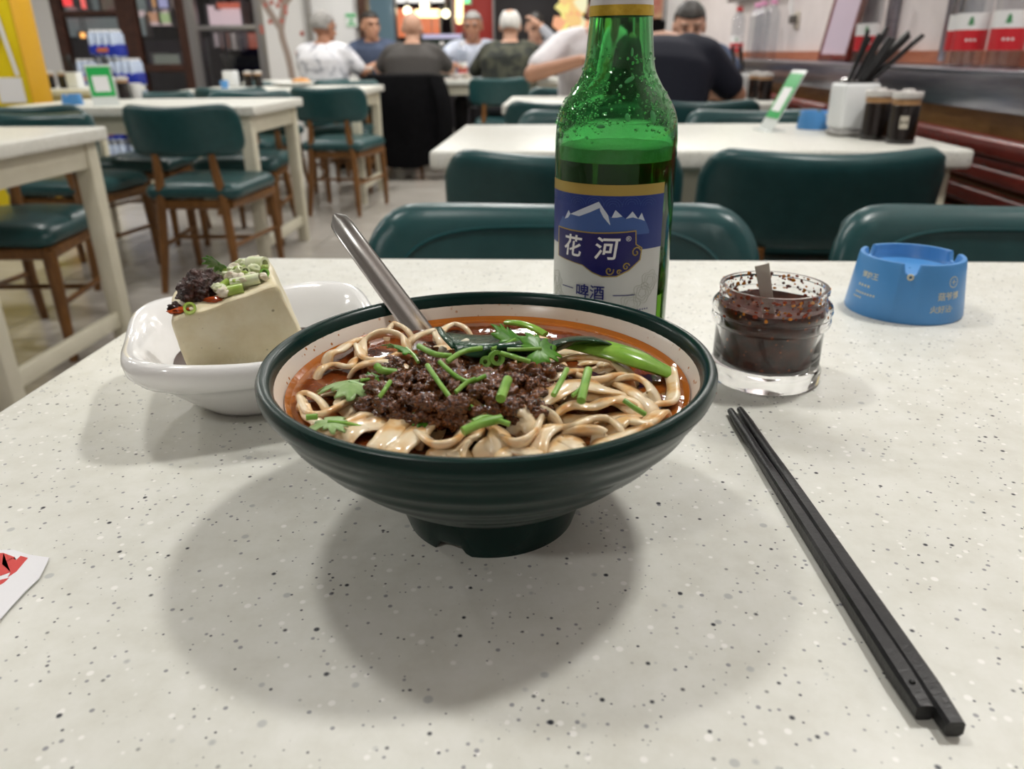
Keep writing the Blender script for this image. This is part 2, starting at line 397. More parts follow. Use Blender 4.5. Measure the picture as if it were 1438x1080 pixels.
chair(-1.95, 6.60+BY, PI, 'teal chair on which the man in the white patterned shirt sits')
chair(-1.31, 6.52+BY, PI, 'teal chair under the black jacket, bald man in grey sitting on it')
chair(-.50, 6.48+BY, PI, 'teal chair on which the white-haired man in camouflage sits')
# ================================================================ NOODLE BOWL
TZ = .75
BX, BYY = -.0313, .3194
M_BOWL = mat('dark_green_melamine', (.002, .020, .016), .25, spec=.28)
M_LINER = mat('cream_melamine', (.72, .66, .58), .25)
def liner_mat():
    m = M_LINER; v = coords(m)
    sp = specks(m, v, 420, .34, .30); big = noise_fac(m, 38, 3, .6, v)
    mk = ramp(m, big, [(.45, (0, 0, 0)), (.53, (1, 1, 1))]); k = math_node(m, 'MULTIPLY', sp, mk)
    tint = ramp(m, noise_fac(m, 14, 2, .5, v), [(.35, (.74, .68, .61)), (.65, (.72, .61, .49))])
    L(m, mixcol(m, k, tint, (.42, .15, .02)), bsdf(m).inputs['Base Color'])
liner_mat()
bowl = thing('noodle_bowl', 'dark green ribbed melamine noodle bowl with cream inside on white table', 'bowl', (BX, BYY, TZ))
prof = [(.043, .017)]                           # outer wall with soft ribs, from foot to rim
for k in range(41):
    t = k/40; z = .017 + t*(.0715-.017); r = .043 + (.0975-.043)*(math.sin(t*PI/2*.98)**.92)*.55 + (.0975-.043)*t*.45
    r += .0006*math.cos(t*2*PI*5.2)*min(1, t*6)*(1 if t < .82 else max(0, (1-t)/.18)); prof.append((r, z))
prof += [(.0988, .0725), (.1000, .0755), (.1000, .0785), (.0990, .0806), (.0972, .0812), (.0952, .0806), (.0938, .0790), (.0930, .0755), (.0928, .0745)]
prof += [(.0940, .0725), (.0932, .0700)]
MB().lathe(prof, 128, cap=False).obj('shell', M_BOWL, bowl)
MB().lathe([(.0931, .0752), (.0921, .0738), (.0900, .0690), (.0862, .0610), (.076, .045), (.05, .026), (.02, .021), (.001, .0205)], 96, cap=False).obj('liner', M_LINER, bowl)
mb = MB(); n = 96; v = []; f = []
for j, (r, z) in enumerate(((.0400, 0), (.0425, .008), (.0445, .019), (.036, .019), (.036, .004), (.0375, 0))):
    for i in range(n):
        a = 2*PI*i/n; zz = z
        for ac in (-PI/2-.38, -PI/2-.38+2*PI/3, -PI/2-.38+4*PI/3):
            d = abs((a-ac+PI) % (2*PI)-PI)
            if z < .01 and d < .20: zz = max(z, .0048*min(1, (.20-d)/.06))
        v.append((r*math.cos(a), r*math.sin(a), zz))
for j in range(6):
    for i in range(n): f.append((j*n+i, j*n+(i+1) % n, ((j+1) % 6)*n+(i+1) % n, ((j+1) % 6)*n+i))
mb.add(v, f).obj('foot', M_BOWL, bowl)
# broth
SZ = .818
M_SOUP = mat('red_oil_broth', (.18, .03, .008), .06, spec=.6, coat=.5)
def soup_mat():
    m = M_SOUP; v = coords(m); sx = m.node_tree.nodes.new('ShaderNodeVectorMath'); sx.operation = 'LENGTH'; L(m, v, sx.inputs[0])
    edge = ramp(m, sx.outputs['Value'], [(.0825, (0, 0, 0)), (.0878, (1, 1, 1))])
    body = ramp(m, noise_fac(m, 45, 4, .6, v), [(.35, (.10, .036, .013)), (.5, (.16, .032, .006)), (.68, (.27, .068, .010))])
    L(m, mixcol(m, edge, body, (.46, .14, .015)), bsdf(m).inputs['Base Color'])
    b = m.node_tree.nodes.new('ShaderNodeBump'); b.inputs['Strength'].default_value = .25; b.inputs['Distance'].default_value = .0015
    L(m, noise_fac(m, 120, 2, .5, v), b.inputs['Height']); L(m, b.outputs[0], bsdf(m).inputs['Normal'])
soup_mat()
mb = MB(); pr = [(.001, .0)]
for k in range(1, 15): pr.append((.0868*k/14, .0005*math.sin(k*1.7)))
pr += [(.0884, .0008), (.0890, .0014), (.0893, .0010), (.078, -.018), (.03, -.044), (.001, -.045)]
tag(mb.lathe(pr, 96, cap=False).obj('noodle_broth', M_SOUP, loc=(BX, BYY, SZ)), 'red-brown chilli broth with an orange oil rim in the green bowl', 'soup')
# noodles
M_NOOD = mat('wheat_noodle', (.80, .62, .38), .20, sss=.12, coat=.3)
def nood_mat():
    m = M_NOOD; v = coords(m, kind='Object')
    c = ramp(m, noise_fac(m, 60, 3, .6, v), [(.30, (.58, .22, .05)), (.42, (.72, .45, .20)), (.52, (.81, .64, .41)), (.66, (.86, .74, .54))])
    L(m, c, bsdf(m).inputs['Base Color'])
nood_mat()
def ribbon(path, width, thick, tw0, tw1, up=Vector((0, 0, 1))):
    k = len(path); mb = MB(); v = []; sec = [(-1, 0), (-.86, .8), (-.3, 1), (.3, 1), (.86, .8), (1, 0), (.86, -.8), (.3, -1), (-.3, -1), (-.86, -.8)]; n = len(sec)
    for i, p in enumerate(path):
        t = (path[min(i+1, k-1)]-path[max(i-1, 0)]).normalized(); side = t.cross(up).normalized(); nn = side.cross(t)
        a = tw0+(tw1-tw0)*i/(k-1); s2 = side*math.cos(a)+nn*math.sin(a); n2 = nn*math.cos(a)-side*math.sin(a)
        wv = width*(1+.06*math.sin(i*.5+p.x*200)); e = .55 if i in (0, k-1) else 1
        for x, y in sec: v.append(p + s2*(x*wv/2*e) + n2*(y*thick/2*e))
    f = [(i*n+j, i*n+(j+1) % n, (i+1)*n+(j+1) % n, (i+1)*n+j) for i in range(k-1) for j in range(n)]
    f += [tuple(range(n-1, -1, -1)), tuple((k-1)*n+j for j in range(n))]
    return mb.add(v, f)
NOODLE_G = 'noodle strands in the green bowl'
def noodle(pts, wd=.0065, tw=(.3, -.4), lift=.003, z0=SZ):
    P = []
    for q in pts:
        h = q[2] if len(q) > 2 else lift; P.append(at(q[0], q[1], z0+h))
    # the ends dive under the broth
    P = [P[0]*1.0 + (P[0]-P[1]).normalized()*.006 - Vector((0, 0, .009))] + P + [P[-1] + (P[-1]-P[-2]).normalized()*.006 - Vector((0, 0, .009))]
    for p in P:                                                # keep inside the bowl wall
        d = math.hypot(p.x-BX, p.y-BYY)
        if d > .082: p.x = BX+(p.x-BX)*.082/d; p.y = BYY+(p.y-BYY)*.082/d
    path = spline(P, 7); c = path[len(path)//2].copy(); path = [p-c for p in path]
    o = ribbon(path, wd*1.15, .0026, *tw).obj('noodle', M_NOOD, loc=c, angle=70)
    return tag(o, 'glossy flat wheat noodle strand lying in chilli broth', 'noodle', NOODLE_G)
NLAB = ['noodle loop arching beside the spoon handle', 'lower half of the noodle loop near the spoon', 'broad noodle lying between loop and dark leaf', 'small noodle arch right behind the spoon loop', 'thick noodle passing under the spoon handle', 'noodle hump between spoon and bok choy leaf', 'thin noodle against the bowl wall left of the loop', 'thin noodle winding left of the loop', 'long thin noodle curving around the small pale leaf', 'narrow noodle curl beside the large pale leaf', 'noodle end touching the bowl wall by the scallion ring piece', 'flat noodle under the small pale leaf', 'very broad noodle in front of the mince', 'broad noodle slanting out from under the mince', 'broad noodle next to the slanting one, nearer the scrap of leaf', 'noodle lifted high at the front of the mince', 'curled noodle under the lifted one', 'noodle below the split scallion piece', 'white noodle lying along the bok choy stalk', 'narrow noodle under the white one by the stalk', 'widest white noodle, below the thick scallion piece', 'noodle edge curling beside the mince and scallion', 'folded white noodle in front of the widest one', 'noodle looping round towards the stalk tip', 'thin noodle sliding towards the broth by the loop', 'lone noodle hugging the bowl wall at the stalk tip', 'wavy noodle in the front right tangle', 'small folded noodle ring in the front tangle', 'upright noodle fold by the front rim', 'oily noodle fold against the mince', 'noodle bending down beside the split scallion', 'noodle hook left of the upright fold', 'broad noodle half sunk at the front rim', 'noodle running to the bowl wall below the thin scallion', 'sunken noodle along the front rim', 'noodle crossing the wavy one near the rim', 'noodle tip half sunk beneath the leaf scrap', 'noodle between the widest and the folded one', 'white noodle coming out from under the mince']
for pts, wd, tw in [
    ([(507, 498), (510, 480, .006), (538, 467, .009), (566, 474, .008), (572, 490, .004)], .0065, (.5, 1.0)),
    ([(505, 488, .004), (512, 503, .005), (535, 506, .005), (566, 497, .004)], .006, (.8, .4)),
    ([(500, 517), (530, 508, .006), (550, 510, .006), (572, 524)], .008, (.1, .3)),
    ([(544, 468), (550, 457, .005), (562, 458, .005), (575, 468)], .005, (.9, .6)),
    ([(576, 480), (596, 468, .006), (612, 465, .006), (622, 480)], .008, (.2, .5)),
    ([(618, 468), (636, 456, .004), (655, 462)], .006, (.3, .6)),
    ([(462, 500), (478, 492, .004), (492, 482, .004), (500, 476, .002)], .006, (.2, .3)),
    ([(450, 520), (470, 512, .003), (490, 515, .003), (500, 505)], .005, (.2, .6)),
    ([(404, 562), (420, 582, .003), (452, 583, .004), (483, 568, .004), (512, 559)], .0045, (.8, .9)),
    ([(412, 556), (438, 555, .003), (455, 570)], .004, (.5, .8)),
    ([(400, 574), (414, 588, .002), (432, 600)], .005, (.2, .2)),
    ([(428, 604), (465, 605, .003), (500, 590, .004), (520, 584)], .007, (.1, .1)),
    ([(484, 610), (512, 596, .004), (545, 598)], .012, (.0, .1)),
    ([(520, 638), (540, 618, .005), (556, 600, .006), (572, 588)], .0085, (.2, -.3)),
    ([(552, 642), (574, 618, .005), (590, 602, .005), (602, 592)], .008, (-.1, .2)),
    ([(590, 615), (610, 595, .006), (640, 582, .008), (660, 565, .010), (670, 572, .008)], .007, (.2, 1.1)),
    ([(592, 612), (612, 626, .006), (638, 620, .006), (652, 602)], .0075, (.6, .9)),
    ([(640, 640), (652, 622, .004), (668, 612, .005), (664, 600)], .008, (.3, .8)),
    ([(775, 512), (805, 502, .008), (845, 503, .008), (868, 512, .006), (884, 532)], .009, (.1, .5)),
    ([(790, 520), (830, 535, .008), (862, 530, .007), (880, 536)], .006, (.7, .9)),
    ([(752, 578), (772, 557, .009), (805, 540, .010), (845, 546, .009), (868, 558)], .0105, (.1, .2)),
    ([(770, 560, .006), (760, 576, .006), (780, 592)], .008, (.8, 1.2)),
    ([(778, 585), (803, 569, .008), (832, 571, .007), (858, 562, .008), (884, 572)], .009, (.1, .5)),
    ([(856, 540), (888, 530, .008), (910, 540, .008), (918, 558, .006), (905, 567)], .007, (.2, 1.2)),
    ([(864, 540), (892, 553, .006), (916, 577)], .0065, (.3, .1)),
    ([(914, 570), (945, 565, .002), (962, 545, .002), (950, 520)], .0055, (.3, .5)),
    ([(760, 603), (800, 599, .006), (830, 588, .007), (856, 590, .006), (876, 608)], .008, (.3, .7)),
    ([(796, 612), (822, 605, .006), (846, 608, .006), (842, 618)], .006, (.8, 1.1)),
    ([(752, 636), (762, 610, .006), (780, 600, .006), (790, 606)], .008, (.2, .4)),
    ([(696, 590), (715, 570, .009), (735, 572, .009), (740, 590, .006), (728, 600)], .0095, (.1, .8)),
    ([(682, 598), (702, 608, .007), (696, 624, .006), (680, 636)], .008, (.2, 1.0)),
    ([(704, 622), (728, 626, .006), (748, 612, .006), (756, 596)], .008, (.9, 1.2)),
    ([(784, 640), (792, 616, .004), (810, 628, .004), (826, 638)], .009, (.1, .3)),
    ([(862, 604), (880, 590, .005), (908, 594, .004), (938, 582)], .007, (.1, .4)),
    ([(700, 642), (716, 630, .004), (740, 634, .004), (760, 644)], .0085, (.0, .3)),
    ([(840, 625), (866, 616, .004), (890, 604, .003), (915, 602)], .0075, (.2, .5)),
    ([(610, 642), (626, 634, .003), (650, 640)], .008, (.1, .1)),
    ([(800, 560), (830, 556, .006), (868, 562, .006), (895, 580)], .0075, (.0, -.3)),
    ([(745, 548), (770, 530, .010), (790, 522, .010), (815, 524)], .009, (.0, .3)),
    ]: tag(noodle(pts, wd, tw), NLAB.pop(0))
for k in range(26):                                            # the tangle between the named strands
    while True:
        x, y = rnd.uniform(-.07, .075), rnd.uniform(-.078, .045)
        if math.hypot(x, y) < .072 and not (x < -.03 and y > -.02): break
    a = rnd.uniform(0, 2*PI); pts = []
    for q in range(5):
        s = (q-2)*.011; b = a + .5*math.sin(q*1.3+k)
        pts.append(Vector((BX+x+s*math.cos(b), BYY+y+s*math.sin(b)*.8, SZ+(.0018 if 0 < q < 4 else -.004)+rnd.uniform(-.001, .0015))))
    for p in pts:
        d = math.hypot(p.x-BX, p.y-BYY)
        if d > .08: p.x = BX+(p.x-BX)*.08/d; p.y = BYY+(p.y-BYY)*.08/d
    path = spline(pts, 6); c = path[len(path)//2].copy()
    o = ribbon([p-c for p in path], rnd.uniform(.0075, .0105), .002, rnd.uniform(-.4, .4), rnd.uniform(-.3, .8)).obj('noodle', M_NOOD, loc=c, angle=70)
    tag(o, 'glossy flat wheat noodle strand lying in chilli broth', 'noodle', NOODLE_G)
# minced meat sauce
M_MEAT = noisy('braised_mince', (.034, .010, .003), (.25, .080, .018), 2.2, .16, .38, .70, bump=.3, bscale=4.0, spec=.6, coat=.45)
meats = []
def lump(r, seed, sub=2, amp=.35, fr=1.6):
    bm = bmesh.new(); bmesh.ops.create_icosphere(bm, subdivisions=sub, radius=1)
    for v in bm.verts:
        d = v.co.normalized(); s = 1 + amp*noise.noise(d*fr+Vector((seed*3.1, seed, 0))) + amp*.6*noise.noise(d*fr*2.7+Vector((0, seed, 5)))
        v.co = d*r*s
    me = bpy.data.meshes.new('lump'); bm.to_mesh(me); bm.free(); me.shade_smooth(); return me
lumps = [lump(1, k, 4, .42, 1.9) for k in range(6)]
for k, me in enumerate(lumps):
    for v_ in me.vertices:
        d = v_.co.normalized(); v_.co += d*(.11*noise.noise(d*6+Vector((k, 0, 2))) + .07*noise.noise(d*13+Vector((0, k, 1))))
for me in lumps: me.materials.append(M_MEAT)
def meat(p, r, k, big=False):
    o = bpy.data.objects.new('meat_crumb', lumps[k % 6]); COL.objects.link(o); o.location = p
    r *= .86; o.scale = (r*rnd.uniform(.85, 1.3), r*rnd.uniform(.8, 1.1), r*rnd.uniform(.7, .95)); o.rotation_euler = (rnd.uniform(-.5, .5), rnd.uniform(-.5, .5), rnd.uniform(0, 6))
    tag(o, *(('large dark braised meat lump in the heap on the noodles', 'meat', 'large meat lumps on the noodles') if big else ('small dark braised meat crumb in the heap on the noodles', 'meat', 'small meat crumbs on the noodles')))
for px, py, dz, r in [(655, 508, .009, .0085), (600, 520, .010, .008), (575, 535, .008, .0075), (540, 560, .005, .007), (520, 575, .003, .006), (610, 552, .009, .0095), (580, 575, .005, .008), (640, 540, .011, .009),
                      (680, 548, .011, .0095), (690, 522, .011, .008), (720, 530, .011, .009), (745, 528, .010, .0085), (768, 526, .010, .0075), (705, 560, .009, .008), (650, 570, .007, .0085), (615, 590, .004, .007),
                      (745, 560, .007, .007), (755, 580, .006, .006), (740, 545, .009, .007), (560, 550, .008, .008), (600, 500, .009, .006), (545, 590, .002, .007), (590, 596, .002, .007), (630, 520, .012, .007), (668, 530, .012, .007)]:
    meat(at(px, py, SZ+dz), r, rnd.randrange(6), True)
for k in range(110):
    a = rnd.uniform(0, 2*PI); q = math.sqrt(rnd.random()); px, py = 645+150*q*math.cos(a), 547+50*q*math.sin(a)
    meat(at(px, py, SZ+.005+.012*(1-q*q)), rnd.uniform(.0025, .0048), rnd.randrange(6))
# greens
M_LEAFD = noisy('coriander_leaf', (.04, .17, .008), (.10, .29, .02), 120, .35)
M_LEAFP = noisy('pale_coriander_leaf', (.20, .34, .10), (.32, .46, .19), 160, .35)
M_STEM = noisy('green_stem', (.13, .32, .03), (.28, .50, .10), 90, .3, stretch=(1, 1, 1))
M_CHOYL = noisy('bok_choy_leaf', (.006, .035, .018), (.02, .075, .035), 60, .16, bump=.4, bscale=90)
M_CHOYS = noisy('bok_choy_stalk', (.12, .30, .02), (.26, .46, .07), 50, .18)
M_GARL = mat('minced_garlic', (.72, .66, .52), .35, sss=.1)
def leaf_mesh(size, lobes=3, ser=5, curl=.25, seed=0, vein=True):
    n = 72; ring = []
    for i in range(n):
        a = -2.75 + 5.5*i/(n-1)                                  # stem at -x side
        lob = .55+.45*abs(math.cos(a*lobes/2.0*1.0)); s = 1+.16*math.sin(a*ser*2.6+seed)+.05*math.sin(a*ser*6+seed)
        r = size*lob*s*(1-.25*(abs(a)/2.75)**3); ring.append((r*math.cos(a), r*math.sin(a)))
    v = []; f = []; K = 5
    for k in range(K+1):
        t = k/K
        for x, y in ring:
            X, Y = x*t, y*t; v.append((X, Y, curl*(-(X*X+.6*Y*Y)/size*.6 + .12*size*math.sin(Y/size*5+seed)*t)))
    for k in range(K):
        for i in range(n-1): f.append((k*n+i, k*n+i+1, (k+1)*n+i+1, (k+1)*n+i))
    return v, f
def leaf(name, label, pos, size, rz, tilt=(0, 0), m=None, lobes=3, curl=.5, seed=0, stem=True, cat='herb', stemv=(-.6, .1, -.1)):
    t = thing(name, label, cat, pos); t.rotation_euler = (tilt[0], tilt[1], rz)
    o = MB().add(*leaf_mesh(size, lobes, 5, curl, seed)).obj('leaf_blade', m or M_LEAFD, t, angle=80)
    s = o.modifiers.new('t', 'SOLIDIFY'); s.thickness = .0004
    if stem: MB().tube(spline([(size*.1, 0, 0), (stemv[0]*size, stemv[1]*size, stemv[2]*size), (stemv[0]*2*size, stemv[1]*2.6*size, stemv[2]*2.5*size)], 5), .0008, 6).obj('stalk', M_STEM, t)
    return t
CRG = 'x'
leaf('coriander_leaf', 'large pale green coriander leaf floating by the bowl rim', at(495, 536, SZ+.009), .0150, 2.9, (.1, .05), M_LEAFP, seed=1)
leaf('coriander_leaf', 'dark green coriander leaf standing up beside the spoon handle', at(572, 490, SZ+.018), .0105, 2.4, (.65, -.1), M_LEAFD, seed=2)
leaf('coriander_leaf', 'bright green coriander leaf upright on the bok choy', at(722, 478, SZ+.021), .0115, 1.2, (.8, 0), M_LEAFD, seed=3)
leaf('coriander_leaf', 'bright feathery coriander leaf lying beside the bok choy stalk', at(757, 490, SZ+.020), .0110, .5, (.6, .1), M_LEAFD, seed=4)
leaf('coriander_leaf', 'small pale coriander leaf near the front rim, half sunk', at(464, 592, SZ+.007), .0095, 3.4, (.1, 0), M_LEAFP, seed=5)
leaf('coriander_leaf', 'small plain green leaf scrap at the edge of the mince', at(591, 585, SZ+.008), .0075, .2, (.1, 0), M_LEAFD, 1, seed=6, stem=False)
leaf('coriander_leaf', 'rolled green leaf beside the large pale coriander leaf', at(527, 531, SZ+.009), .0055, 1.0, (.5, .2), M_LEAFD, 1, seed=7)
def stem(pts, r, label, name='scallion_piece', m=None, hollow=False):
    P = [at(x, y, SZ+z+.0035) for x, y, z in pts]; path = spline(P, 6) if len(P) > 2 else [P[0].lerp(P[1], k/6) for k in range(7)]
    c = path[len(path)//2].copy(); o = MB().tube([p-c for p in path], r*.86, 10).obj(name, m or M_STEM, loc=c)
    return tag(o, label, 'herb')
for pts, r, lab in [
    ([(529, 514, .012), (536, 520, .011), (556, 523, .009)], .0019, 'short dark green stem joint beside the rolled leaf'),
    ([(600, 513, .018), (617, 538, .016), (642, 572, .010)], .0012, 'long straight green stem lying across the mince'),
    ([(617, 508, .020), (640, 528, .017), (660, 536, .015), (682, 528, .016)], .0011, 'bent thin green stem on the mince'),
    ([(640, 551, .014), (655, 538, .016), (668, 532, .017)], .0011, 'short thin stem leaning on the bent stem'),
    ([(588, 486, .018), (610, 497, .019), (634, 500, .018)], .0014, 'pale stem of the dark leaf by the spoon'),
    ([(628, 508, .018), (650, 494, .020), (676, 489, .019)], .0013, 'light green stem running towards the bok choy leaf'),
    ([(533, 558, .010), (540, 548, .012), (548, 536, .013)], .0011, 'small upright stem between the mince and the pale leaf'),
    ([(703, 560, .016), (708, 546, .017), (713, 533, .018)], .0022, 'broad cut scallion piece in the middle of the mince'),
    ([(777, 555, .014), (787, 537, .016), (796, 519, .017)], .0013, 'thin scallion piece on the noodles beside the mince'),
    ([(816, 563, .014), (821, 541, .016), (826, 520, .017)], .0020, 'thick scallion piece lying on the white noodles'),
    ([(804, 556, .013), (812, 549, .014), (818, 542, .014)], .0010, 'tiny forked stem beside the thick scallion piece'),
    ([(650, 606, .009), (672, 596, .010), (704, 588, .010)], .0020, 'split scallion piece on the front noodles'),
    ([(664, 592, .011), (684, 586, .011), (716, 596, .009)], .0012, 'thin pale stem crossing the split scallion piece'),
    ([(876, 562, .011), (890, 572, .009), (906, 582, .006)], .0012, 'thin scallion piece sliding into the broth'),
    ([(430, 586, .004), (446, 585, .004)], .0014, 'scallion ring piece floating by the front rim'),
    ([(704, 496, .018), (724, 502, .018), (744, 508, .016)], .0012, 'green stem between the two bright coriander leaves'),
    ([(660, 572, .009), (672, 576, .009), (684, 572, .008)], .0014, 'short green stem under the lifted noodle'),
    ]: stem(pts, r, lab)
rg = MB().lathe([(.0016, -.002), (.0032, -.002), (.0034, 0), (.0032, .002), (.0016, .002)], 20, closed=True).obj('scallion_ring', M_STEM, loc=at(697, 503, SZ+.019)); rg.rotation_euler = (1.2, .2, .3)
tag(rg, 'hollow green scallion ring standing on the mince', 'herb')
rg = MB().lathe([(.001, -.002), (.0026, -.002), (.0028, 0), (.0026, .002), (.001, .002)], 20, closed=True).obj('scallion_ring', M_STEM, loc=at(684, 509, SZ+.017)); rg.rotation_euler = (1.0, -.6, 0)
tag(rg, 'small pale scallion ring beside the hollow one', 'herb')
for px, py, dz, r, lab in [(542, 545, .009, .0028, 'white garlic bit beside the small upright stem'), (552, 548, .008, .0022, 'white garlic bit between mince and pale leaf'), (653, 485, .017, .003, 'white garlic bit lying on the bok choy leaf'), (622, 492, .012, .0022, 'white garlic bit under the pale stem')]:
    me = lump(r, px, 2, .5, 2); me.materials.append(M_GARL); o = bpy.data.objects.new('garlic_bit', me); COL.objects.link(o); o.location = at(px, py, SZ+dz); tag(o, lab, 'garlic')
# bok choy: dark leaf with bright stalk
bc = thing('bok_choy', 'bok choy with dark wet leaf and bright green stalk in the broth', 'vegetable', at(800, 488, SZ))
O = Vector(bc.location)
path = spline([at(x, y, SZ+z)-O for x, y, z in ((776, 484, .010), (810, 484, .012), (850, 492, .012), (895, 506, .009), (938, 524, .003))], 8); k = len(path)
mb = MB(); v = []; nn = 14
for i, p in enumerate(path):
    t = i/(k-1); tt = (path[min(i+1, k-1)]-path[max(i-1, 0)]).normalized(); sd = tt.cross(Vector((0, 0, 1))).normalized(); up = sd.cross(tt)
    r = .0035+.0045*math.sin(min(1, t*1.6)*PI/2)*(1 if t < .8 else 1-.5*(t-.8)/.2)
    for j in range(nn):
        a = 2*PI*j/nn; y = math.sin(a); v.append(p + sd*(r*math.cos(a)) + up*(r*.5*(y if y > 0 else y*.6)))
mb.add(v, [(i*nn+j, i*nn+(j+1) % nn, (i+1)*nn+(j+1) % nn, (i+1)*nn+j) for i in range(k-1) for j in range(nn)] + [tuple(range(nn-1, -1, -1)), tuple((k-1)*nn+j for j in range(nn))])
mb.obj('stalk', M_CHOYS, bc)
def sheet(rows, nsub=5):
    R = [spline(r, nsub) for r in rows]; cols = [spline([R[i][j] for i in range(len(R))], nsub) for j in range(len(R[0]))]
    m, n = len(cols), len(cols[0]); v = [p for c in cols for p in c]
    return v, [(a*n+b, a*n+b+1, (a+1)*n+b+1, (a+1)*n+b) for a in range(m-1) for b in range(n-1)]
def lf(name, rows):
    o = MB().add(*sheet([[at(x, y, SZ+z+.004)-O for x, y, z in r] for r in rows])).obj(name, M_CHOYL, bc, angle=80)
    s = o.modifiers.new('t', 'SOLIDIFY'); s.thickness = .0009; return o
lf('leaf', [[(770, 500, .008), (810, 484, .011), (848, 484, .012), (862, 488, .010)], [(768, 488, .013), (805, 478, .016), (840, 478, .015), (862, 484, .011)], [(772, 479, .012), (805, 472, .013), (835, 473, .012), (858, 480, .010)]])
lf('leaf', [[(640, 496, .012), (670, 502, .013), (710, 500, .012), (775, 502, .011)], [(632, 478, .014), (670, 484, .017), (715, 484, .018), (775, 486, .015)], [(622, 466, .012), (665, 470, .012), (715, 470, .013), (775, 476, .012)]])
lf('leaf', [[(612, 460, .014), (618, 472, .016), (634, 490, .013)], [(617, 461, .016), (626, 474, .015), (644, 490, .011)], [(624, 468, .010), (634, 480, .010), (650, 494, .008)]])
tag(MB().tube([p-at(735, 458, SZ) for p in spline([at(x, y, SZ+z) for x, y, z in ((712, 453, .003), (728, 454, .005), (748, 460, .005), (766, 470, .003))], 6)], .0026, 10, flat=.6).obj('vegetable_stalk', M_CHOYS, loc=at(735, 458, SZ)), 'pale yellow-green vegetable stalk arching behind the bok choy leaf', 'vegetable')
# spoon
M_SPOON = noisy('spoon_steel', (.60, .59, .57), (.68, .67, .65), 20, .28, metal=1)
sp = thing('soup_spoon', 'stainless steel spoon with grooved handle leaning out of the noodle bowl', 'spoon', at(588, 463, SZ))
S0 = Vector((0, 0, 0)); S1 = atY(467, 299, .41) - Vector(sp.location); ax = (S1-S0).normalized()
side = Vector((-ax.y, ax.x, 0)).normalized(); side = (RGT - ax*RGT.dot(ax)).normalized(); nor = ax.cross(side).normalized()
if nor.dot(CAM-Vector(sp.location)) < 0: nor = -nor
path = [S0 - ax*.035 + ax*(k/24)*((S1-S0).length+.035) for k in range(25)]
v = []; sec = [(-1, .34), (-.8, .42), (-.5, .18), (0, .05), (.5, .18), (.8, .42), (1, .34), (.8, .16), (.5, -.08), (0, -.2), (-.5, -.08), (-.8, .16)]; n = len(sec)
for i, p in enumerate(path):
    t = i/24; wd = .0072-.0016*t; wd *= 1 if t < .93 else math.sqrt(max(.03, 1-((t-.93)/.07)**2))
    bend = nor*(-.004*max(0, t-.75)**2*16)
    for x, y in sec: v.append(p + bend + side*(x*wd) + nor*(y*.005*(1 if t < .95 else .5)))
MB().add(v, [(i*n+j, i*n+(j+1) % n, (i+1)*n+(j+1) % n, (i+1)*n+j) for i in range(24) for j in range(n)] + [tuple(range(n-1, -1, -1)), tuple(24*n+j for j in range(n))]).obj('handle', M_SPOON, sp, angle=60)
c0 = S0 - ax*.045 - Vector((0, 0, -.004)); mb = MB(); mb.ball(tuple(c0), (.019, .014, .004), 20, 10, R=Matrix((side, ax.cross(side), ax)).transposed() @ Matrix.Rotation(PI/2, 3, 'X')); mb.obj('spoon_bowl', M_SPOON, sp)
# ================================================================ TOFU DISH
M_CERAM = mat('white_ceramic', (.88, .88, .87), .12, coat=.3)
DX, DY, DR = -.193, .456, math.radians(24)
dish = thing('tofu_dish', 'white rounded square ceramic dish beside the noodle bowl', 'dish', (DX, DY, TZ), DR)
def rsq(a, r, p):               # rounded square outline
    return r/(abs(math.cos(a))**p + abs(math.sin(a))**p)**(1/p)
def loft(prof, n=96, cap0=False):
    v = []; f = []
    for r, z, p, dip in prof:
        for i in range(n):
            a = 2*PI*i/n; q = rsq(a, r, p); v.append((q*math.cos(a), q*math.sin(a), z - dip*abs(math.cos(2*a))**2))
    for j in range(len(prof)-1):
        for i in range(n): f.append((j*n+i, j*n+(i+1) % n, (j+1)*n+(i+1) % n, (j+1)*n+i))
    f.append(tuple(range(n-1, -1, -1))); f.append(tuple((len(prof)-1)*n+i for i in range(n)))
    return v, f
MB().add(*loft([(.034, .001, 2.4, 0), (.038, .0, 2.4, 0), (.041, .003, 2.4, 0), (.050, .012, 2.7, 0), (.060, .024, 3.2, 0), (.0655, .030, 3.6, .001), (.072, .034, 3.8, .002), (.0765, .040, 3.9, .003), (.0775, .046, 3.9, .0035),
   (.0765, .0505, 3.9, .004), (.0735, .0520, 3.9, .004), (.0700, .0505, 3.8, .004), (.066, .046, 3.6, .003), (.061, .038, 3.3, .001), (.054, .025, 3.0, 0), (.044, .012, 2.6, 0), (.030, .0075, 2.3, 0), (.004, .007, 2, 0)])).obj('dish_shell', M_CERAM, dish, angle=70)
M_SOY = mat('soy_sauce', (.045, .016, .006), .05, coat=.5)
so = MB().add(*loft([(.004, .0235, 2.8, 0), (.050, .0235, 2.9, 0), (.0532, .0245, 2.95, 0), (.052, .0225, 2.95, 0), (.028, .012, 2.6, 0)])).obj('soy_sauce', M_SOY, loc=(DX, DY, TZ)); so.rotation_euler = (0, 0, DR)
tag(so, 'pool of dark soy sauce around the tofu block', 'sauce')
M_TOFU = noisy('tofu', (.74, .65, .42), (.83, .76, .56), 45, .38, bump=.35, bscale=170, sss=.1)
_m = M_TOFU
_v = coords(_m); _pit = specks(_m, _v, 260, .07, .2)
_old = bsdf(_m).inputs['Base Color'].links[0].from_socket
L(_m, mixcol(_m, _pit, _old, (.42, .36, .22)), bsdf(_m).inputs['Base Color'])
e1 = Vector((math.cos(math.radians(24)), math.sin(math.radians(24)), 0)); e2 = Vector((-e1.y, e1.x, 0))
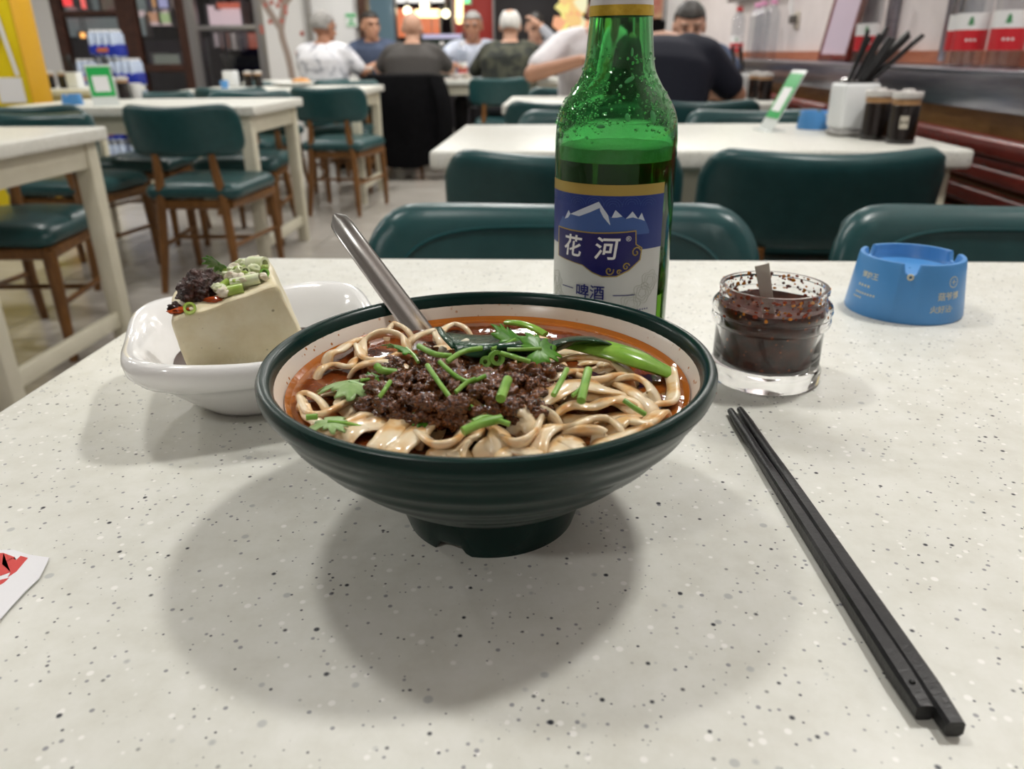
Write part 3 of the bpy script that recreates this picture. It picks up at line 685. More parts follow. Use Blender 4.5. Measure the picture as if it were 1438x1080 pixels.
TL = at(238, 452, .822); TR = TL + e1*.0585 + Vector((0, 0, .0150)); DP = .052
TBL, TBR = TL + e2*DP + Vector((0, 0, .004)), TR + e2*DP*.98 + Vector((0, 0, .004))
zb = .7690
BL = Vector((TL.x+.006*e1.x, TL.y+.006*e1.y, zb)); BR = Vector((TR.x+.020*e1.x, TR.y+.020*e1.y, zb)); BBL, BBR = BL+e2*(DP-.006), BR+e2*(DP-.006)
BL += e2*.018; BR += e2*.014
cen = (TL+TR+TBL+TBR+BL+BR+BBL+BBR)/8; base = Vector((cen.x, cen.y, zb))
def hexa(c8, n=10, rough=.0009):
    mb = MB(); a, b, c, d, e, f, g, h = c8    # bottom a b c d, top e f g h
    def tri(u, v, w):
        p = (a*(1-u)+b*u)*(1-v)+(d*(1-u)+c*u)*v; q = (e*(1-u)+f*u)*(1-v)+(h*(1-u)+g*u)*v; return p*(1-w)+q*w
    idx = {}
    def vid(i, j, k):
        if (i, j, k) not in idx:
            P = tri(i/n, j/n, k/n); edge = sum(1 for q in (i, j, k) if q in (0, n))
            cc = tri(.5, .5, .5); P = P + (cc-P)*(.0 if edge < 2 else .025 if edge == 2 else .045)
            nz = noise.noise_vector(P*90)*rough + noise.noise_vector(P*300)*rough*.35
            idx[(i, j, k)] = len(mb.v); mb.v.append(tuple(P+nz))
        return idx[(i, j, k)]
    for s in (0, n):
        for p in range(n):
            for q in range(n):
                for fc in ([(s, p, q), (s, p+1, q), (s, p+1, q+1), (s, p, q+1)], [(p, s, q), (p+1, s, q), (p+1, s, q+1), (p, s, q+1)], [(p, q, s), (p+1, q, s), (p+1, q+1, s), (p, q+1, s)]):
                    mb.f.append(tuple(vid(*x) for x in fc)); mb.mi.append(0)
    return mb
tag(hexa([x-base for x in (BL, BR, BBR, BBL, TL, TR, TBR, TBL)], 16).obj('tofu_block', M_TOFU, loc=base, angle=60, sub=1), 'pale yellow block of chilled tofu standing in the white dish', 'tofu')
def ttop(u, v, h=0): return (TL*(1-u)+TR*u)*(1-v)+(TBL*(1-u)+TBR*u)*v + Vector((0, 0, h))
M_PASTE = noisy('bean_paste', (.014, .005, .005), (.075, .024, .016), 260, .3, bump=.8, bscale=420, coat=.2)
mb = MB(); bm = bmesh.new(); bmesh.ops.create_icosphere(bm, subdivisions=6, radius=1)
for v_ in bm.verts:
    d = v_.co.normalized(); s = 1 + .22*noise.noise(d*2.2) + .13*noise.noise(d*6) + .06*noise.noise(d*13); v_.co = Vector((d.x*.0125*s, d.y*.0135*s, max(-.002, d.z*.0125*s)))
me = bpy.data.meshes.new('chilli_paste_mound'); bm.to_mesh(me); bm.free(); me.shade_smooth(); me.materials.append(M_PASTE)
o = bpy.data.objects.new('chilli_paste_mound', me); COL.objects.link(o); o.location = ttop(.30, .50, .0012)
tag(o, 'dark crumbly bean paste mound on top of the tofu', 'paste')
M_CHOIL = mat('chilli_oil', (.40, .06, .01), .12)
M_PALE = noisy('scallion_white', (.62, .70, .38), (.80, .82, .64), 80, .3, sss=.1)
M_LIME = noisy('scallion_green', (.30, .46, .06), (.5, .62, .18), 70, .3)
def blob(pos, sc, m, name, lab, cat, seed, group=None):       # small irregular lump
    me = lump(1, seed, 3, .45, 1.8); me.materials.append(m); o = bpy.data.objects.new(name, me); COL.objects.link(o); o.location = pos; o.scale = sc
    return tag(o, lab, cat, group)
blob(ttop(.09, .20, .0008), (.006, .0055, .0018), M_CHOIL, 'chilli_oil_patch', 'orange chilli oil patch on the low corner of the tofu', 'sauce', 3)
blob(ttop(.05, .24, .002), (.0035, .004, .0035), M_PASTE, 'chilli_flake', 'dark chilli flake clump on the low corner of the tofu', 'chilli', 5)
blob(ttop(.42, .16, .0005), (.006, .003, .0016), M_CHOIL, 'chilli_oil_patch', 'orange chilli oil smear below the dark paste mound', 'sauce', 8)
def slice_(u, v, h, r, ln, rot, m, lab):      # cut scallion tube, open ended
    r *= .75; h *= .8
    o = MB().lathe([(r*.62, -ln/2), (r, -ln/2), (r, ln/2), (r*.62, ln/2)], 20, closed=True).obj('scallion_slice', m, loc=ttop(u, v, h)); o.rotation_euler = rot
    return tag(o, lab, 'scallion')
slice_(.19, .06, .0024, .0045, .004, (.9, .2, .3), M_LIME, 'lime green scallion ring in front of the paste mound')
slice_(.58, .15, .0030, .0040, .013, (1.45, .1, 1.9), M_LIME, 'lime green scallion strip along the front edge of the tofu')
slice_(.72, .22, .0045, .0042, .016, (1.4, .2, 1.75), M_PALE, 'long white scallion strip leaning over the tofu front')
slice_(.86, .60, .0055, .0058, .011, (1.5, -.1, 1.3), M_PALE, 'thick white scallion section at the high corner of the tofu')
slice_(.80, .75, .0050, .0045, .006, (1.2, .4, .3), M_STEM, 'dark green scallion section behind the thick white one')
slice_(.52, .30, .0050, .0034, .007, (1.1, .3, 2.2), M_LIME, 'small lime scallion piece beside the paste mound')
slice_(.66, .55, .0040, .0040, .009, (.6, .5, 1.0), M_PALE, 'white scallion piece in the middle of the topping')
slice_(.74, .45, .0060, .0036, .008, (1.2, .3, .2), M_PALE, 'white scallion piece lying on other scallion')
slice_(.90, .30, .0030, .0036, .005, (.9, .1, .6), M_STEM, 'green scallion ring close to the right tofu edge')
for k in range(60):
    u, v_ = rnd.uniform(.46, .92), rnd.uniform(.16, .9); r = rnd.uniform(.0013, .0027)
    blob(ttop(u, v_, .0012+rnd.uniform(0, .0045)), (r*1.5, r, r), (M_PALE, M_GARL, M_LIME)[k % 3], 'scallion_bit', ('tiny whitish chopped scallion bit on the tofu', 'tiny chopped garlic bit on the tofu', 'tiny lime green chopped scallion bit on the tofu')[k % 3], ('scallion', 'garlic', 'scallion')[k % 3], k, 'chopped bits on the tofu')
blob(ttop(.50, .12, .0035), (.0032, .0026, .0028), M_GARL, 'garlic_chunk', 'cube of pale garlic right of the paste mound', 'garlic', 12)
blob(ttop(.60, .36, .0065), (.0036, .0026, .0030), M_GARL, 'garlic_chunk', 'chilli-stained garlic chunk on the scallion heap', 'garlic', 14)
leaf('scallion_leaf', 'flat green scallion leaf behind the paste mound', ttop(.50, .75, .010), .0085, 2.6, (.9, .1), M_LEAFD, 1, seed=3, stem=False)
# ================================================================ BEER BOTTLE
bx, by, br = .0324, .4785, .036
M_BEERGL = mat('green_bottle_glass', (.24, .64, .30), .02, trans=1, ior=1.45)
bt = thing('beer_bottle', 'green glass beer bottle with blue mountain label behind the bowl', 'bottle', (bx, by, TZ))
OUT = [(.0, .0035), (.020, .003), (.030, .0), (.0345, .002), (.036, .008), (.036, .150), (.0359, .156), (.0356, .161), (.0349, .168), (.0338, .172), (.0321, .1755), (.0300, .179), (.0278, .1825), (.0252, .186), (.0230, .1898), (.0213, .193), (.0202, .1966), (.0195, .2005), (.0190, .205), (.0180, .216), (.0173, .226), (.0165, .236), (.0150, .246), (.0148, .252), (.0156, .253), (.0156, .2585), (.0146, .260)]
WT = .0022
INN = [(r-WT, z) for r, z in OUT[::-1] if z > .012] + [(.032, .009), (.024, .0065), (.0, .008)]
MB().lathe([(max(r, .0002), z) for r, z in OUT] + [(max(r, .0002), z) for r, z in INN], 72, cap=False).obj('glass_body', M_BEERGL, bt, angle=60)
M_BEER = mat('beer', (.32, .34, .03), .0, trans=1, ior=1.33)
LV = .1465
MB().lathe([(.0002, .0092), (.024, .0077), (.0316, .0102), (.0334, .0125), (.0334, LV), (.0002, LV)], 64, cap=False).obj('beer', M_BEER, bt, angle=50)
M_FOAM = noisy('beer_foam', (.75, .8, .6), (.9, .92, .8), 200, .6, bump=.5, bscale=400, emit=None)
mb = MB(); v = []; n = 64; P = [(.0002, LV+.0002), (.0331, LV+.0002), (.0331, .154), (.029, .1545), (.02, .153), (.0002, .1525)]
for r, z in P:
    for i in range(n): a = 2*PI*i/n; v.append((r*math.cos(a), r*math.sin(a), z + (.0012*noise.noise(Vector((math.cos(a)*3, math.sin(a)*3, r*60))) if z > LV+.002 else 0)))
mb.add(v, [(j*n+i, j*n+(i+1) % n, (j+1)*n+(i+1) % n, (j+1)*n+i) for j in range(len(P)-1) for i in range(n)]).obj('foam', M_FOAM, bt)
fr_a = math.atan2(-by, -bx)                                     # direction from the bottle to the diner's seat
def cyl(th, z, r): a = fr_a + th; return Vector((r*math.cos(a), r*math.sin(a), z))
def patch(name, t0, t1, z0, z1, r, m, par=None, n=40, thick=.00012, top=None, bot=None):
    v = []; f = []
    for i in range(n+1):
        t = t0+(t1-t0)*i/n; za = z0 if bot is None else bot(t); zb2 = z1 if top is None else top(t)
        for z in (za, zb2):
            for q in (r, r+thick): v.append(cyl(t, z, q))
    for i in range(n):
        a, b = 4*i, 4*i+4; f += [(a+1, b+1, b+3, a+3), (a, a+2, b+2, b), (a, b, b+1, a+1), (a+2, a+3, b+3, b+2)]
    f += [(0, 1, 3, 2), (4*n, 4*n+2, 4*n+3, 4*n+1)]
    return MB().add(v, f).obj(name, m, par or bt, angle=50)
M_LBW = mat('label_paper', (.62, .64, .62), .35); M_LBB = mat('label_blue', (.008, .030, .20), .3); M_LBG = mat('label_gold', (.42, .31, .08), .35, metal=.4)
M_LBN = mat('label_navy', (.012, .012, .12), .3); M_SNOW = mat('label_snow', (.55, .63, .75), .35); M_MTN = mat('label_mountain_blue', (.045, .11, .34), .35); M_LBT = mat('label_text_blue', (.015, .02, .17), .4); M_WPRINT = mat('white_print', (.85, .86, .88), .4); M_LINEW = mat('label_line', (.35, .38, .30), .4)
D = math.radians; A0, A1 = D(-77), D(52); RL = br+.0001
ZG1, ZG0, ZB = .1355, .1295, .0985
lab_ = patch('label', A0, A1, .030, ZG1, RL, M_LBW)
patch('gold_band', A0, A1, ZG0, ZG1+.0001, RL+.00015, M_LBG, lab_)
patch('blue_field', A0, A1, ZB, ZG0, RL+.00015, M_LBB, lab_)
TH0 = D(-13)
def lab(x, z, k): return lambda *_: None
def onlab(x, y, k=3): return cyl(x/br, y, RL+.00015*k)
def lab_poly(name, poly, m, k, par=None):      # polygon in label metres (x along the girth, z up)
    bm = bmesh.new(); vs = [bm.verts.new((x, z, 0)) for x, z in poly]; bm.faces.new(vs); bmesh.ops.triangulate(bm, faces=bm.faces[:])
    x0, x1 = min(p[0] for p in poly), max(p[0] for p in poly); x = x0+.0015
    while x < x1: bmesh.ops.bisect_plane(bm, geom=bm.verts[:]+bm.edges[:]+bm.faces[:], plane_co=(x, 0, 0), plane_no=(1, 0, 0)); x += .0015
    bm.verts.index_update(); mb = MB(); mb.add([onlab(q.co.x, q.co.y, k) for q in bm.verts], [tuple(q.index for q in f.verts) for f in bm.faces]); bm.free()
    return mb.obj(name, m, par or lab_, smooth=False)
cx = TH0*br
pk = [(-.030, .1005), (-.0255, .1065), (-.0235, .1050), (-.020, .1105), (-.0185, .1085), (0, .1172), (.0055, .1098), (.0075, .1085), (.0095, .1128), (.0135, .1092), (.0155, .1078), (.0192, .1118), (.0228, .1075), (.0248, .1108), (.0290, .1035), (.0305, .1000)]
lab_poly('mountain', [(cx+x, z+.009) for x, z in pk] + [(cx+.0305, .1075), (cx-.030, .1075)], M_MTN, 2)
for k, tri in enumerate(([(-.0185, .1085), (0, .1172), (.0012, .1140), (-.006, .1105), (-.012, .1080)], [(0, .1172), (.0055, .1098), (.0070, .1040), (.0030, .1085), (.0010, .1120)], [(.0075, .1085), (.0095, .1128), (.0135, .1092), (.0105, .1085)], [(.0155, .1078), (.0192, .1118), (.0228, .1075), (.0195, .1085)], [(-.0235, .1050), (-.020, .1105), (-.0185, .1085), (-.0205, .1060)], [(.0228, .1075), (.0248, .1108), (.0270, .1060), (.0246, .1070)])):
    lab_poly('snow_cap', [(cx+x, z+.009) for x, z in tri], M_SNOW, 3)
for k in range(7):                                              # engraved wave lines in the blue sky
    xx = cx - .034 + k*.0105
    for q in range(3):
        r0 = .0052-.0015*q; pts = []
        for i in range(13): a = PI*i/12; pts.append((xx+r0*math.cos(a), .1235+r0*math.sin(a)*.9+(k % 2)*.001))
        pts = [p for p in pts if p[1] < .1295 and D(-76) < p[0]/br < D(51)]
        if len(pts) > 3: MB().tube([onlab(x, z, 2) for x, z in pts], .00008, 4, cap=False).obj('wave_line', M_MTN, lab_)
bx0, bx1 = D(-59)*br, D(21)*br
bad = [(bx0, .1002), (bx0+.012, .1000), (bx0+.026, .1000), (bx1-.006, .1008), (bx1, .1012), (bx1+.0005, .0945), (bx1+.0042, .0925), (bx1+.0035, .0865), (bx1-.003, .0815), (bx1-.010, .0785), (bx1-.018, .0782), (bx1-.024, .0800), (bx1-.030, .0832), (bx0+.010, .0842), (bx0, .0850)]
bad = [(x, .0833+(z-.0782)*1.13) for x, z in bad]
cxb, czb = sum(p[0] for p in bad)/15, sum(p[1] for p in bad)/15
lab_poly('badge_border', [(cxb+(x-cxb)*1.035, czb+(z-czb)*1.06) for x, z in bad], M_LBG, 4)
bd = lab_poly('badge', bad, M_LBN, 5)
for (x0, z0, r0, tn) in ((bx1+.0010, .0905, .0030, 1), (bx1-.0045, .0832, .0022, 1), (bx1-.0140, .0812, .0026, -1), (bx1-.0085, .0805, .0014, 1)):
    pts = [(x0+r0*(1-t/14)*math.cos(tn*t*.62+.3), z0+r0*(1-t/14)*math.sin(tn*t*.62+.3)) for t in range(13)]
    MB().tube([onlab(x, .0833+(z-.0782)*1.13, 6) for x, z in pts], .0004, 5).obj('gold_swirl', M_LBG, lab_)
def label_text(s, th, z, size, m, bold=0, shear=0, k=7, name='lettering'):
    return text_obj(name, s, size, m, lab_, lambda x, y: onlab(th*br+x, z+y, k), bold, shear, .0015)
label_text('花', D(-39), .0985, .0135, M_WPRINT, .00022, .1); label_text('河', D(-5), .0987, .0140, M_WPRINT, .00022, .12)
label_text('®', D(15), .1052, .0042, M_WPRINT)
label_text('啤酒', D(-19), .0724, .0092, M_LBT, .0001, 0, 7)
for t0, t1, zz in ((-52, -37, .0735), (3, 24, .0715)): patch('text_rule', D(t0), D(t1), zz-.00025, zz+.00025, RL+.0003, M_LBT, lab_, 8)
for sx, z0 in ((D(32)*br, .072), (D(20)*br, .066), (D(-64)*br, .075), (D(40)*br, .079), (D(-60)*br, .066)):     # peony line drawing
    for q in range(3):
        pts = []
        for i in range(25):
            a = 2*PI*i/24; r = (.0060-.0017*q)*(1+.13*math.cos(5*a+q)); x = sx+r*math.cos(a); z = z0+r*math.sin(a)
            pts.append((x, z))
        pts = [p for p in pts if D(-76) < p[0]/br < D(51) and p[1] < ZB]
        if len(pts) > 3: MB().tube([onlab(x, z, 2) for x, z in pts], .00009, 4, cap=False).obj('peony_line', M_LINEW, lab_)
label_text('▪▪▪▪▪', D(33), .062, .0030, M_LBT, 0, 0, 3)
patch('lime_side_stripe', D(53), D(60), .030, .068, RL, mat('lime_print', (.18, .5, .03), .35), lab_)
# foil around the neck
M_FOILW = mat('foil_white', (.66, .66, .67), .35, metal=.25); M_FOILG = noisy('foil_gold', (.50, .33, .03), (.58, .40, .05), 300, .34, metal=.5)
def foil(name, z0, z1, m, e=.0004):
    pr = [z0 + (z1-z0)*k/8 for k in range(9)]
    def rad(z):
        for (r0, a), (r1, b) in zip(OUT, OUT[1:]):
            if a <= z <= b and b > .17: return r0+(r1-r0)*(z-a)/(b-a)
        return .017
    MB().lathe([(rad(z)+e, z) for z in pr] + [(rad(z)+.00003, z) for z in pr[::-1]], 64, closed=True).obj(name, m, bt)
foil('foil_gold_band', .2222, .2275, M_FOILG, .0006); foil('foil_sleeve', .2275, .2455, M_FOILW)
MB().lathe([(.0002, .2605), (.0140, .2605), (.0160, .2585), (.0164, .2535), (.0150, .2530)], 42, cap=False).obj('crown_rim', M_FOILG, bt)
# condensation on the shoulder
M_DROP = mat('water_drop', (.75, 1, .8), .0, trans=1, ior=1.33)
dr = MB()
def shoulder(z):
    for (r0, a), (r1, b) in zip(OUT, OUT[1:]):
        if a <= z <= b and b > .1: return r0+(r1-r0)*(z-a)/(b-a)
    return br
for k in range(560):
    th = rnd.gauss(-.75, .38) if rnd.random() < .62 else (rnd.gauss(.75, .25) if rnd.random() < .6 else rnd.uniform(-1.3, 1.3)); z = rnd.triangular(.158, .212, .172)
    r = rnd.uniform(.0003, .0011); dr.ball(cyl(th, z, shoulder(z)+r*.15), r, 7, 5)
dd = dr.obj('condensation_drops', M_DROP, bt); dd['kind'] = 'stuff'
for th, z, sx, sz, tl in ((.27, .190, .0042, .0012, .35), (.17, .1712, .0014, .0022, .1), (.62, .171, .0018, .0038, 0), (.36, .204, .0013, .0022, -.1), (-.25, .1665, .0022, .0010, 0), (.05, .1868, .0012, .0009, .5)):
    mb = MB(); v = []
    for j in range(6):
        for i in range(20):
            a = 2*PI*i/20; q = math.cos(j/5*PI/2); x = sx*q*math.cos(a); y = sz*q*math.sin(a); x, y = x*math.cos(tl)-y*math.sin(tl), x*math.sin(tl)+y*math.cos(tl)
            v.append(cyl(th + x/.03, z+y, shoulder(z+y) + .0007*math.sin(j/5*PI/2) - .0001))
    mb.add(v, [(j*20+i, j*20+(i+1) % 20, (j+1)*20+(i+1) % 20, (j+1)*20+i) for j in range(5) for i in range(20)]).obj('water_drop', mat('drop_green', (.10, .42, .16), .15, trans=.5), bt)
# ================================================================ CHILLI JAR
jx, jy = .140, .495
jar = thing('chilli_jar', 'ribbed clear glass jar of chilli oil, smeared at the mouth', 'jar', (jx, jy, TZ))
M_CLEAR = mat('clear_jar_glass', (.95, .95, .96), .0, trans=1, ior=1.42)
JO = [(.0002, .0015), (.030, .001), (.0345, 0), (.0362, .002), (.0362, .009), (.0352, .0115), (.0345, .0125), (.0345, .037), (.0352, .0385), (.0374, .040), (.0380, .0425), (.0376, .0445), (.0362, .0455), (.0378, .0472), (.0383, .0495), (.0376, .0525), (.0352, .0550), (.0338, .0562), (.0334, .0595), (.0342, .0610), (.0346, .0628), (.0340, .0642)]
MB().lathe(JO + [(max(.0002, r-.0024), z) for r, z in JO[::-1] if z > .012] + [(.030, .0115), (.0002, .0115)], 72, cap=False).obj('glass_body', M_CLEAR, jar, angle=60)
M_CHS = mat('chilli_oil_paste', (.05, .012, .006), .3, spec=.3)
_v = coords(M_CHS); _c = ramp(M_CHS, noise_fac(M_CHS, 120, 3, .6, _v), [(.4, (.040, .010, .005)), (.7, (.11, .022, .007))])
_c = mixcol(M_CHS, specks(M_CHS, _v, 300, .25, .36), _c, (.32, .07, .016)); L(M_CHS, _c, bsdf(M_CHS).inputs['Base Color'])
mb = MB(); v = []; n = 48; P = [(.0002, .0122), (.029, .0122), (.0317, .0150), (.0317, .037), (.0325, .0395), (.0340, .0440), (.0345, .0490), (.0335, .0510), (.027, .0470), (.012, .0455), (.0002, .0455)]
for r, z in P:
    for i in range(n): a = 2*PI*i/n; v.append((r*math.cos(a), r*math.sin(a), z + (.0016*noise.noise(Vector((math.cos(a)*2+r*70, math.sin(a)*2, 3))) if z > .0452 else 0)))
cs = mb.add(v, [(j*n+i, j*n+(i+1) % n, (j+1)*n+(i+1) % n, (j+1)*n+i) for j in range(len(P)-1) for i in range(n)]).obj('chilli_sauce', M_CHS, loc=(jx, jy, TZ))
tag(cs, 'dark chilli oil with flakes inside the glass jar', 'sauce')
M_FLK = mat('chilli_flake_red', (.26, .035, .008), .25); M_FLO = mat('chilli_oil_orange', (.62, .22, .02), .2); M_FLD = mat('chilli_flake_dark', (.10, .018, .008), .3)
def jrad(z):
    for (r0, a), (r1, b) in zip(JO, JO[1:]):
        if a <= z <= b and b > .012: return r0+(r1-r0)*(z-a)/max(1e-6, b-a)
    return .034
for m, nm, cnt in ((M_FLK, 'red_flake_smears', 110), (M_FLO, 'orange_oil_smears', 90), (M_FLD, 'dark_flake_smears', 110)):
    mb = MB()
    for k in range(cnt):
        a = rnd.uniform(0, 2*PI); z = rnd.triangular(.046, .0645, .062); inner = rnd.random() < .7; r = jrad(z) - (.0024 if inner else -.0001)
        s = rnd.uniform(.0004, .0013); R3 = Matrix.Rotation(a, 3, 'Z'); mb.ball((r*math.cos(a), r*math.sin(a), z), (.0003, s*rnd.uniform(.8, 1.8), s), 7, 5, R=R3)
    o = mb.obj(nm, m, jar); o['kind'] = 'stuff'
js = thing('jar_spoon', 'small clear plastic spoon handle standing in the chilli jar', 'spoon', (jx, jy, TZ+.040))
q0 = Vector((-.001, -.006, 0)); q1 = atY(1070, 372, .487) - Vector((jx, jy, TZ+.040)); dv = (q1-q0).normalized(); sv = dv.cross(Vector((0, 1, 0))).normalized(); nv = sv.cross(dv)
M_PLAS = mat('clear_grey_plastic', (.42, .37, .32), .12, spec=.6); mb = MB(); v = []
sec = [(-1, .0), (-.9, .5), (-.55, .2), (0, .1), (.55, .2), (.9, .5), (1, 0), (.9, -.25), (0, -.3), (-.9, -.25)]; n = 10
for i in range(9):
    t = i/8; p = q0+(q1-q0)*t; wd = .0034+.0012*t
    for x, y in sec: v.append(p + sv*(x*wd) + nv*(y*.0022))
mb.add(v, [(i*n+j, i*n+(j+1) % n, (i+1)*n+(j+1) % n, (i+1)*n+j) for i in range(8) for j in range(n)] + [tuple(range(n-1, -1, -1)), tuple(80+j for j in range(n))]).obj('spoon_handle', M_PLAS, js)
o = MB().ball((0, 0, 0), (.0013, .001, .0008), 7, 5).obj('fallen_chilli_flake', M_FLK, loc=at(1004, 552, TZ+.0006)); tag(o, 'fallen dark red chilli flake on the table between bowl and jar', 'chilli')
# ================================================================ ASHTRAYS
M_BLUE = mat('blue_melamine', (.075, .27, .60), .34)
M_GOLDP = mat('worn_gold_print', (.58, .57, .45), .45)
def make_ashtray(label, x, y, rz, text=True):
    t = thing('ashtray', label, 'ashtray', (x, y, TZ), rz)
    n = 120; v = []; f = []; P = [(.0455, 0), (.0462, .002), (.0405, .046), (.0398, .0475), (.0368, .0475), (.0360, .046), (.0350, .0385), (.0335, .0362), (.001, .0355)]
    notch = (-PI/2, -PI/2+2*PI/3, -PI/2-2*PI/3)
    for r, z in P:
        for i in range(n):
            a = 2*PI*i/n; zz = z; d = min(abs((a-q+PI) % (2*PI)-PI) for q in notch)
            if z > .044 and d < .135: zz = z - .0085*min(1, (.135-d)/.035)
            v.append((r*math.cos(a), r*math.sin(a), zz))
    f = [(j*n+i, j*n+(i+1) % n, (j+1)*n+(i+1) % n, (j+1)*n+i) for j in range(len(P)-1) for i in range(n)] + [tuple(range(n-1, -1, -1))]
    MB().add(v, f).obj('tray_body', M_BLUE, t, angle=50)
    for q in notch:
        o = MB().lathe([(.0012, -.0015), (.0026, -.0015), (.0026, .0015), (.0012, .0015)], 14, closed=True).obj('notch_ring', M_GOLDP, t)
        o.location = (.0408*math.cos(q), .0408*math.sin(q), .0375); o.rotation_euler = (0, PI/2-.12, q)
    if text:
        def on(a0, z0):
            def fn(x, y):
                z = z0+y; r = .0462+(.0405-.0462)*(z-.002)/.044+.00015; a = a0 + x/.043; return Vector((r*math.cos(a), r*math.sin(a), z))
            return fn
        for s, a, z, sz in (('菇爷博', -.80, .0225, .0068), ('火好沾·', -.92, .0125, .0062), ('⊕', -.72, .0335, .0065), ('博施王', -2.34, .0330, .0058), ('▪▪▪▪', -2.42, .0245, .0062), ('▪▪▪▪▪▪▪▪', -2.36, .0180, .0048), ('▪▪▪▪', -2.52, .0140, .0046)):
            text_obj('lettering', s, sz, M_GOLDP, t, on(a, z), .0001, 0, .0012)
    return t
make_ashtray('round blue plastic ashtray with worn gold lettering beside the chilli jar', .2935, .650, -.38)
# ================================================================ CHOPSTICKS
M_BLK = noisy('black_melamine', (.010, .010, .011), (.018, .018, .019), 200, .38, bump=.15, bscale=500)
def chopstick(label, p0, p1, w0, w1, group=None, name='chopstick', roll=0):
    p0, p1 = Vector(p0), Vector(p1); ax = (p1-p0).normalized(); sd = ax.cross(Vector((0, 0, 1))).normalized(); up = sd.cross(ax)
    t = thing(name, label, 'chopstick', p0, 0, group); mb = MB(); v = []; K = 14; n = 16
    for i in range(K+1):
        q = i/K; w_ = w0+(w1-w0)*q; pw = 2+6*max(0, min(1, (q-.25)/.3)); e = .8 if i in (0, K) else 1
        for j in range(n):
            a = 2*PI*j/n + PI/16; r = w_/2/(abs(math.cos(a))**pw+abs(math.sin(a))**pw)**(1/pw)*e
            v.append((p1-p0)*q + sd*(r*math.cos(a)) + up*(r*math.sin(a)))
    mb.add(v, [(i*n+j, i*n+(j+1) % n, (i+1)*n+(j+1) % n, (i+1)*n+j) for i in range(K) for j in range(n)] + [tuple(range(n-1, -1, -1)), tuple(K*n+j for j in range(n))]).obj('shaft', M_BLK, t, angle=35)
    return t, sd, up, ax
e1c, e2c = at(1299, 1001, TZ+.004), at(1341, 1024, TZ+.004)
c1, sd, up, ax = chopstick('black chopstick with a dimple on its thick end, on the bowl side', (*at(1026, 577, TZ+.0026).xy, TZ+.0026), (*e1c.xy, TZ+.0039), .0050, .0076)
MB().ball(tuple(e1c - Vector(c1.location) - ax*.010 + up*.0034), (.0011, .0011, .0008), 10, 6).obj('dimple', mat('dimple_black', (.003, .003, .003), .5), c1)
chopstick('black chopstick reaching furthest out, on the jar side of its pair', (*at(1039, 575, TZ+.0026).xy, TZ+.0026), (*e2c.xy, TZ+.0039), .0050, .0078)
# ================================================================ PAPER WRAPPER
M_PAPER = mat('white_paper', (.80, .80, .83), .55); M_REDP = mat('red_print', (.62, .045, .04), .5)
wr = thing('paper_wrapper', 'torn white paper wrapper with red print lying on the table', 'wrapper', (*at(0, 815, TZ).xy, TZ)); W0 = Vector(wr.location)
outl = [(-60, 778), (-20, 776), (20, 775), (42, 782), (70, 786), (66, 795), (56, 815), (36, 834), (14, 858), (2, 872), (-30, 905), (-80, 900)]
pl = [at(x, y, TZ)-W0 for x, y in outl]
MB().prism([(p.x, p.y) for p in pl], .0008, .0012).obj('paper', M_PAPER, wr, smooth=False)
for poly in ([(-40, 781), (6, 780), (22, 786), (4, 796), (18, 787), (24, 790), (30, 784), (40, 787), (24, 806), (12, 814), (16, 807), (2, 812), (-40, 832)], [(2, 818), (14, 815), (6, 822), (-30, 842), (-40, 838)]):
    MB().prism([(at(x, y, TZ).x-W0.x, at(x, y, TZ).y-W0.y) for x, y in poly], .0012, .00135).obj('red_lettering', M_REDP, wr, smooth=False)
# ================================================================ THINGS ON THE NEXT TABLE
make_ashtray('blue ashtray beside the white chopstick holder', .712, 2.335, .5, False)
def frame_at(x, y, rz): return (x, y, TZ), rz
def make_card(label, x, y, rz, tilt=.22):
    t = thing('card_stand', label, 'sign', (x, y, TZ), rz)
    M_ACR = mat('acrylic_white', (.72, .76, .74), .2); M_GRN = mat('card_green', (.02, .42, .09), .3)
    W, H = .085, .135
    def pl(name, x0, x1, z0, z1, th, m, par=t):
        mb = MB(); v = []
        for y0 in (-th, -th-.0009):
            for xx, zz in ((x0, z0), (x1, z0), (x1, z1), (x0, z1)): v.append((xx, y0+zz*tilt, zz))
        return mb.add(v, [(0, 1, 2, 3), (7, 6, 5, 4), (0, 4, 5, 1), (1, 5, 6, 2), (2, 6, 7, 3), (3, 7, 4, 0)]).obj(name, m, par, smooth=False)
    MB().box((0, .012, .0015), (W, .05, .003)).obj('foot', M_ACR, t, smooth=False)
    pl('panel', -W/2, W/2, 0, H, -.002, M_ACR)
    pl('green_print', -W/2+.004, W/2-.004, .030, H-.008, 0, M_GRN); pl('white_field', -.026, .026, .045, H-.038, .0011, mat('card_white', (.85, .86, .86), .4))
    return t
make_card('green and white card stand seen edge-on on the glossy table', .560, 2.27, -1.45, .5).scale = (1.15,)*3
hold = thing('chopstick_holder', 'white square chopstick holder with clear base by the vinegar jars', 'holder', (.742, 2.135, TZ), .10)
M_WPL = mat('white_plastic', (.74, .76, .77), .35)
mb = MB(); W = .092
for z0, z1, m, nm in ((.0, .018, mat('clear_grey_base', (.35, .34, .33), .15), 'holder_base'), (.018, .128, M_WPL, 'holder_body')):
    MB().box((0, 0, (z0+z1)/2), (W, W, z1-z0)).obj(nm, m, hold, bevel=.010, bseg=4)
MB().box((0, 0, .1285), (W-.012, W-.012, .0015)).obj('holder_opening', mat('holder_dark', (.03, .03, .03), .6), hold, smooth=False)
hx, hy = .742, 2.135
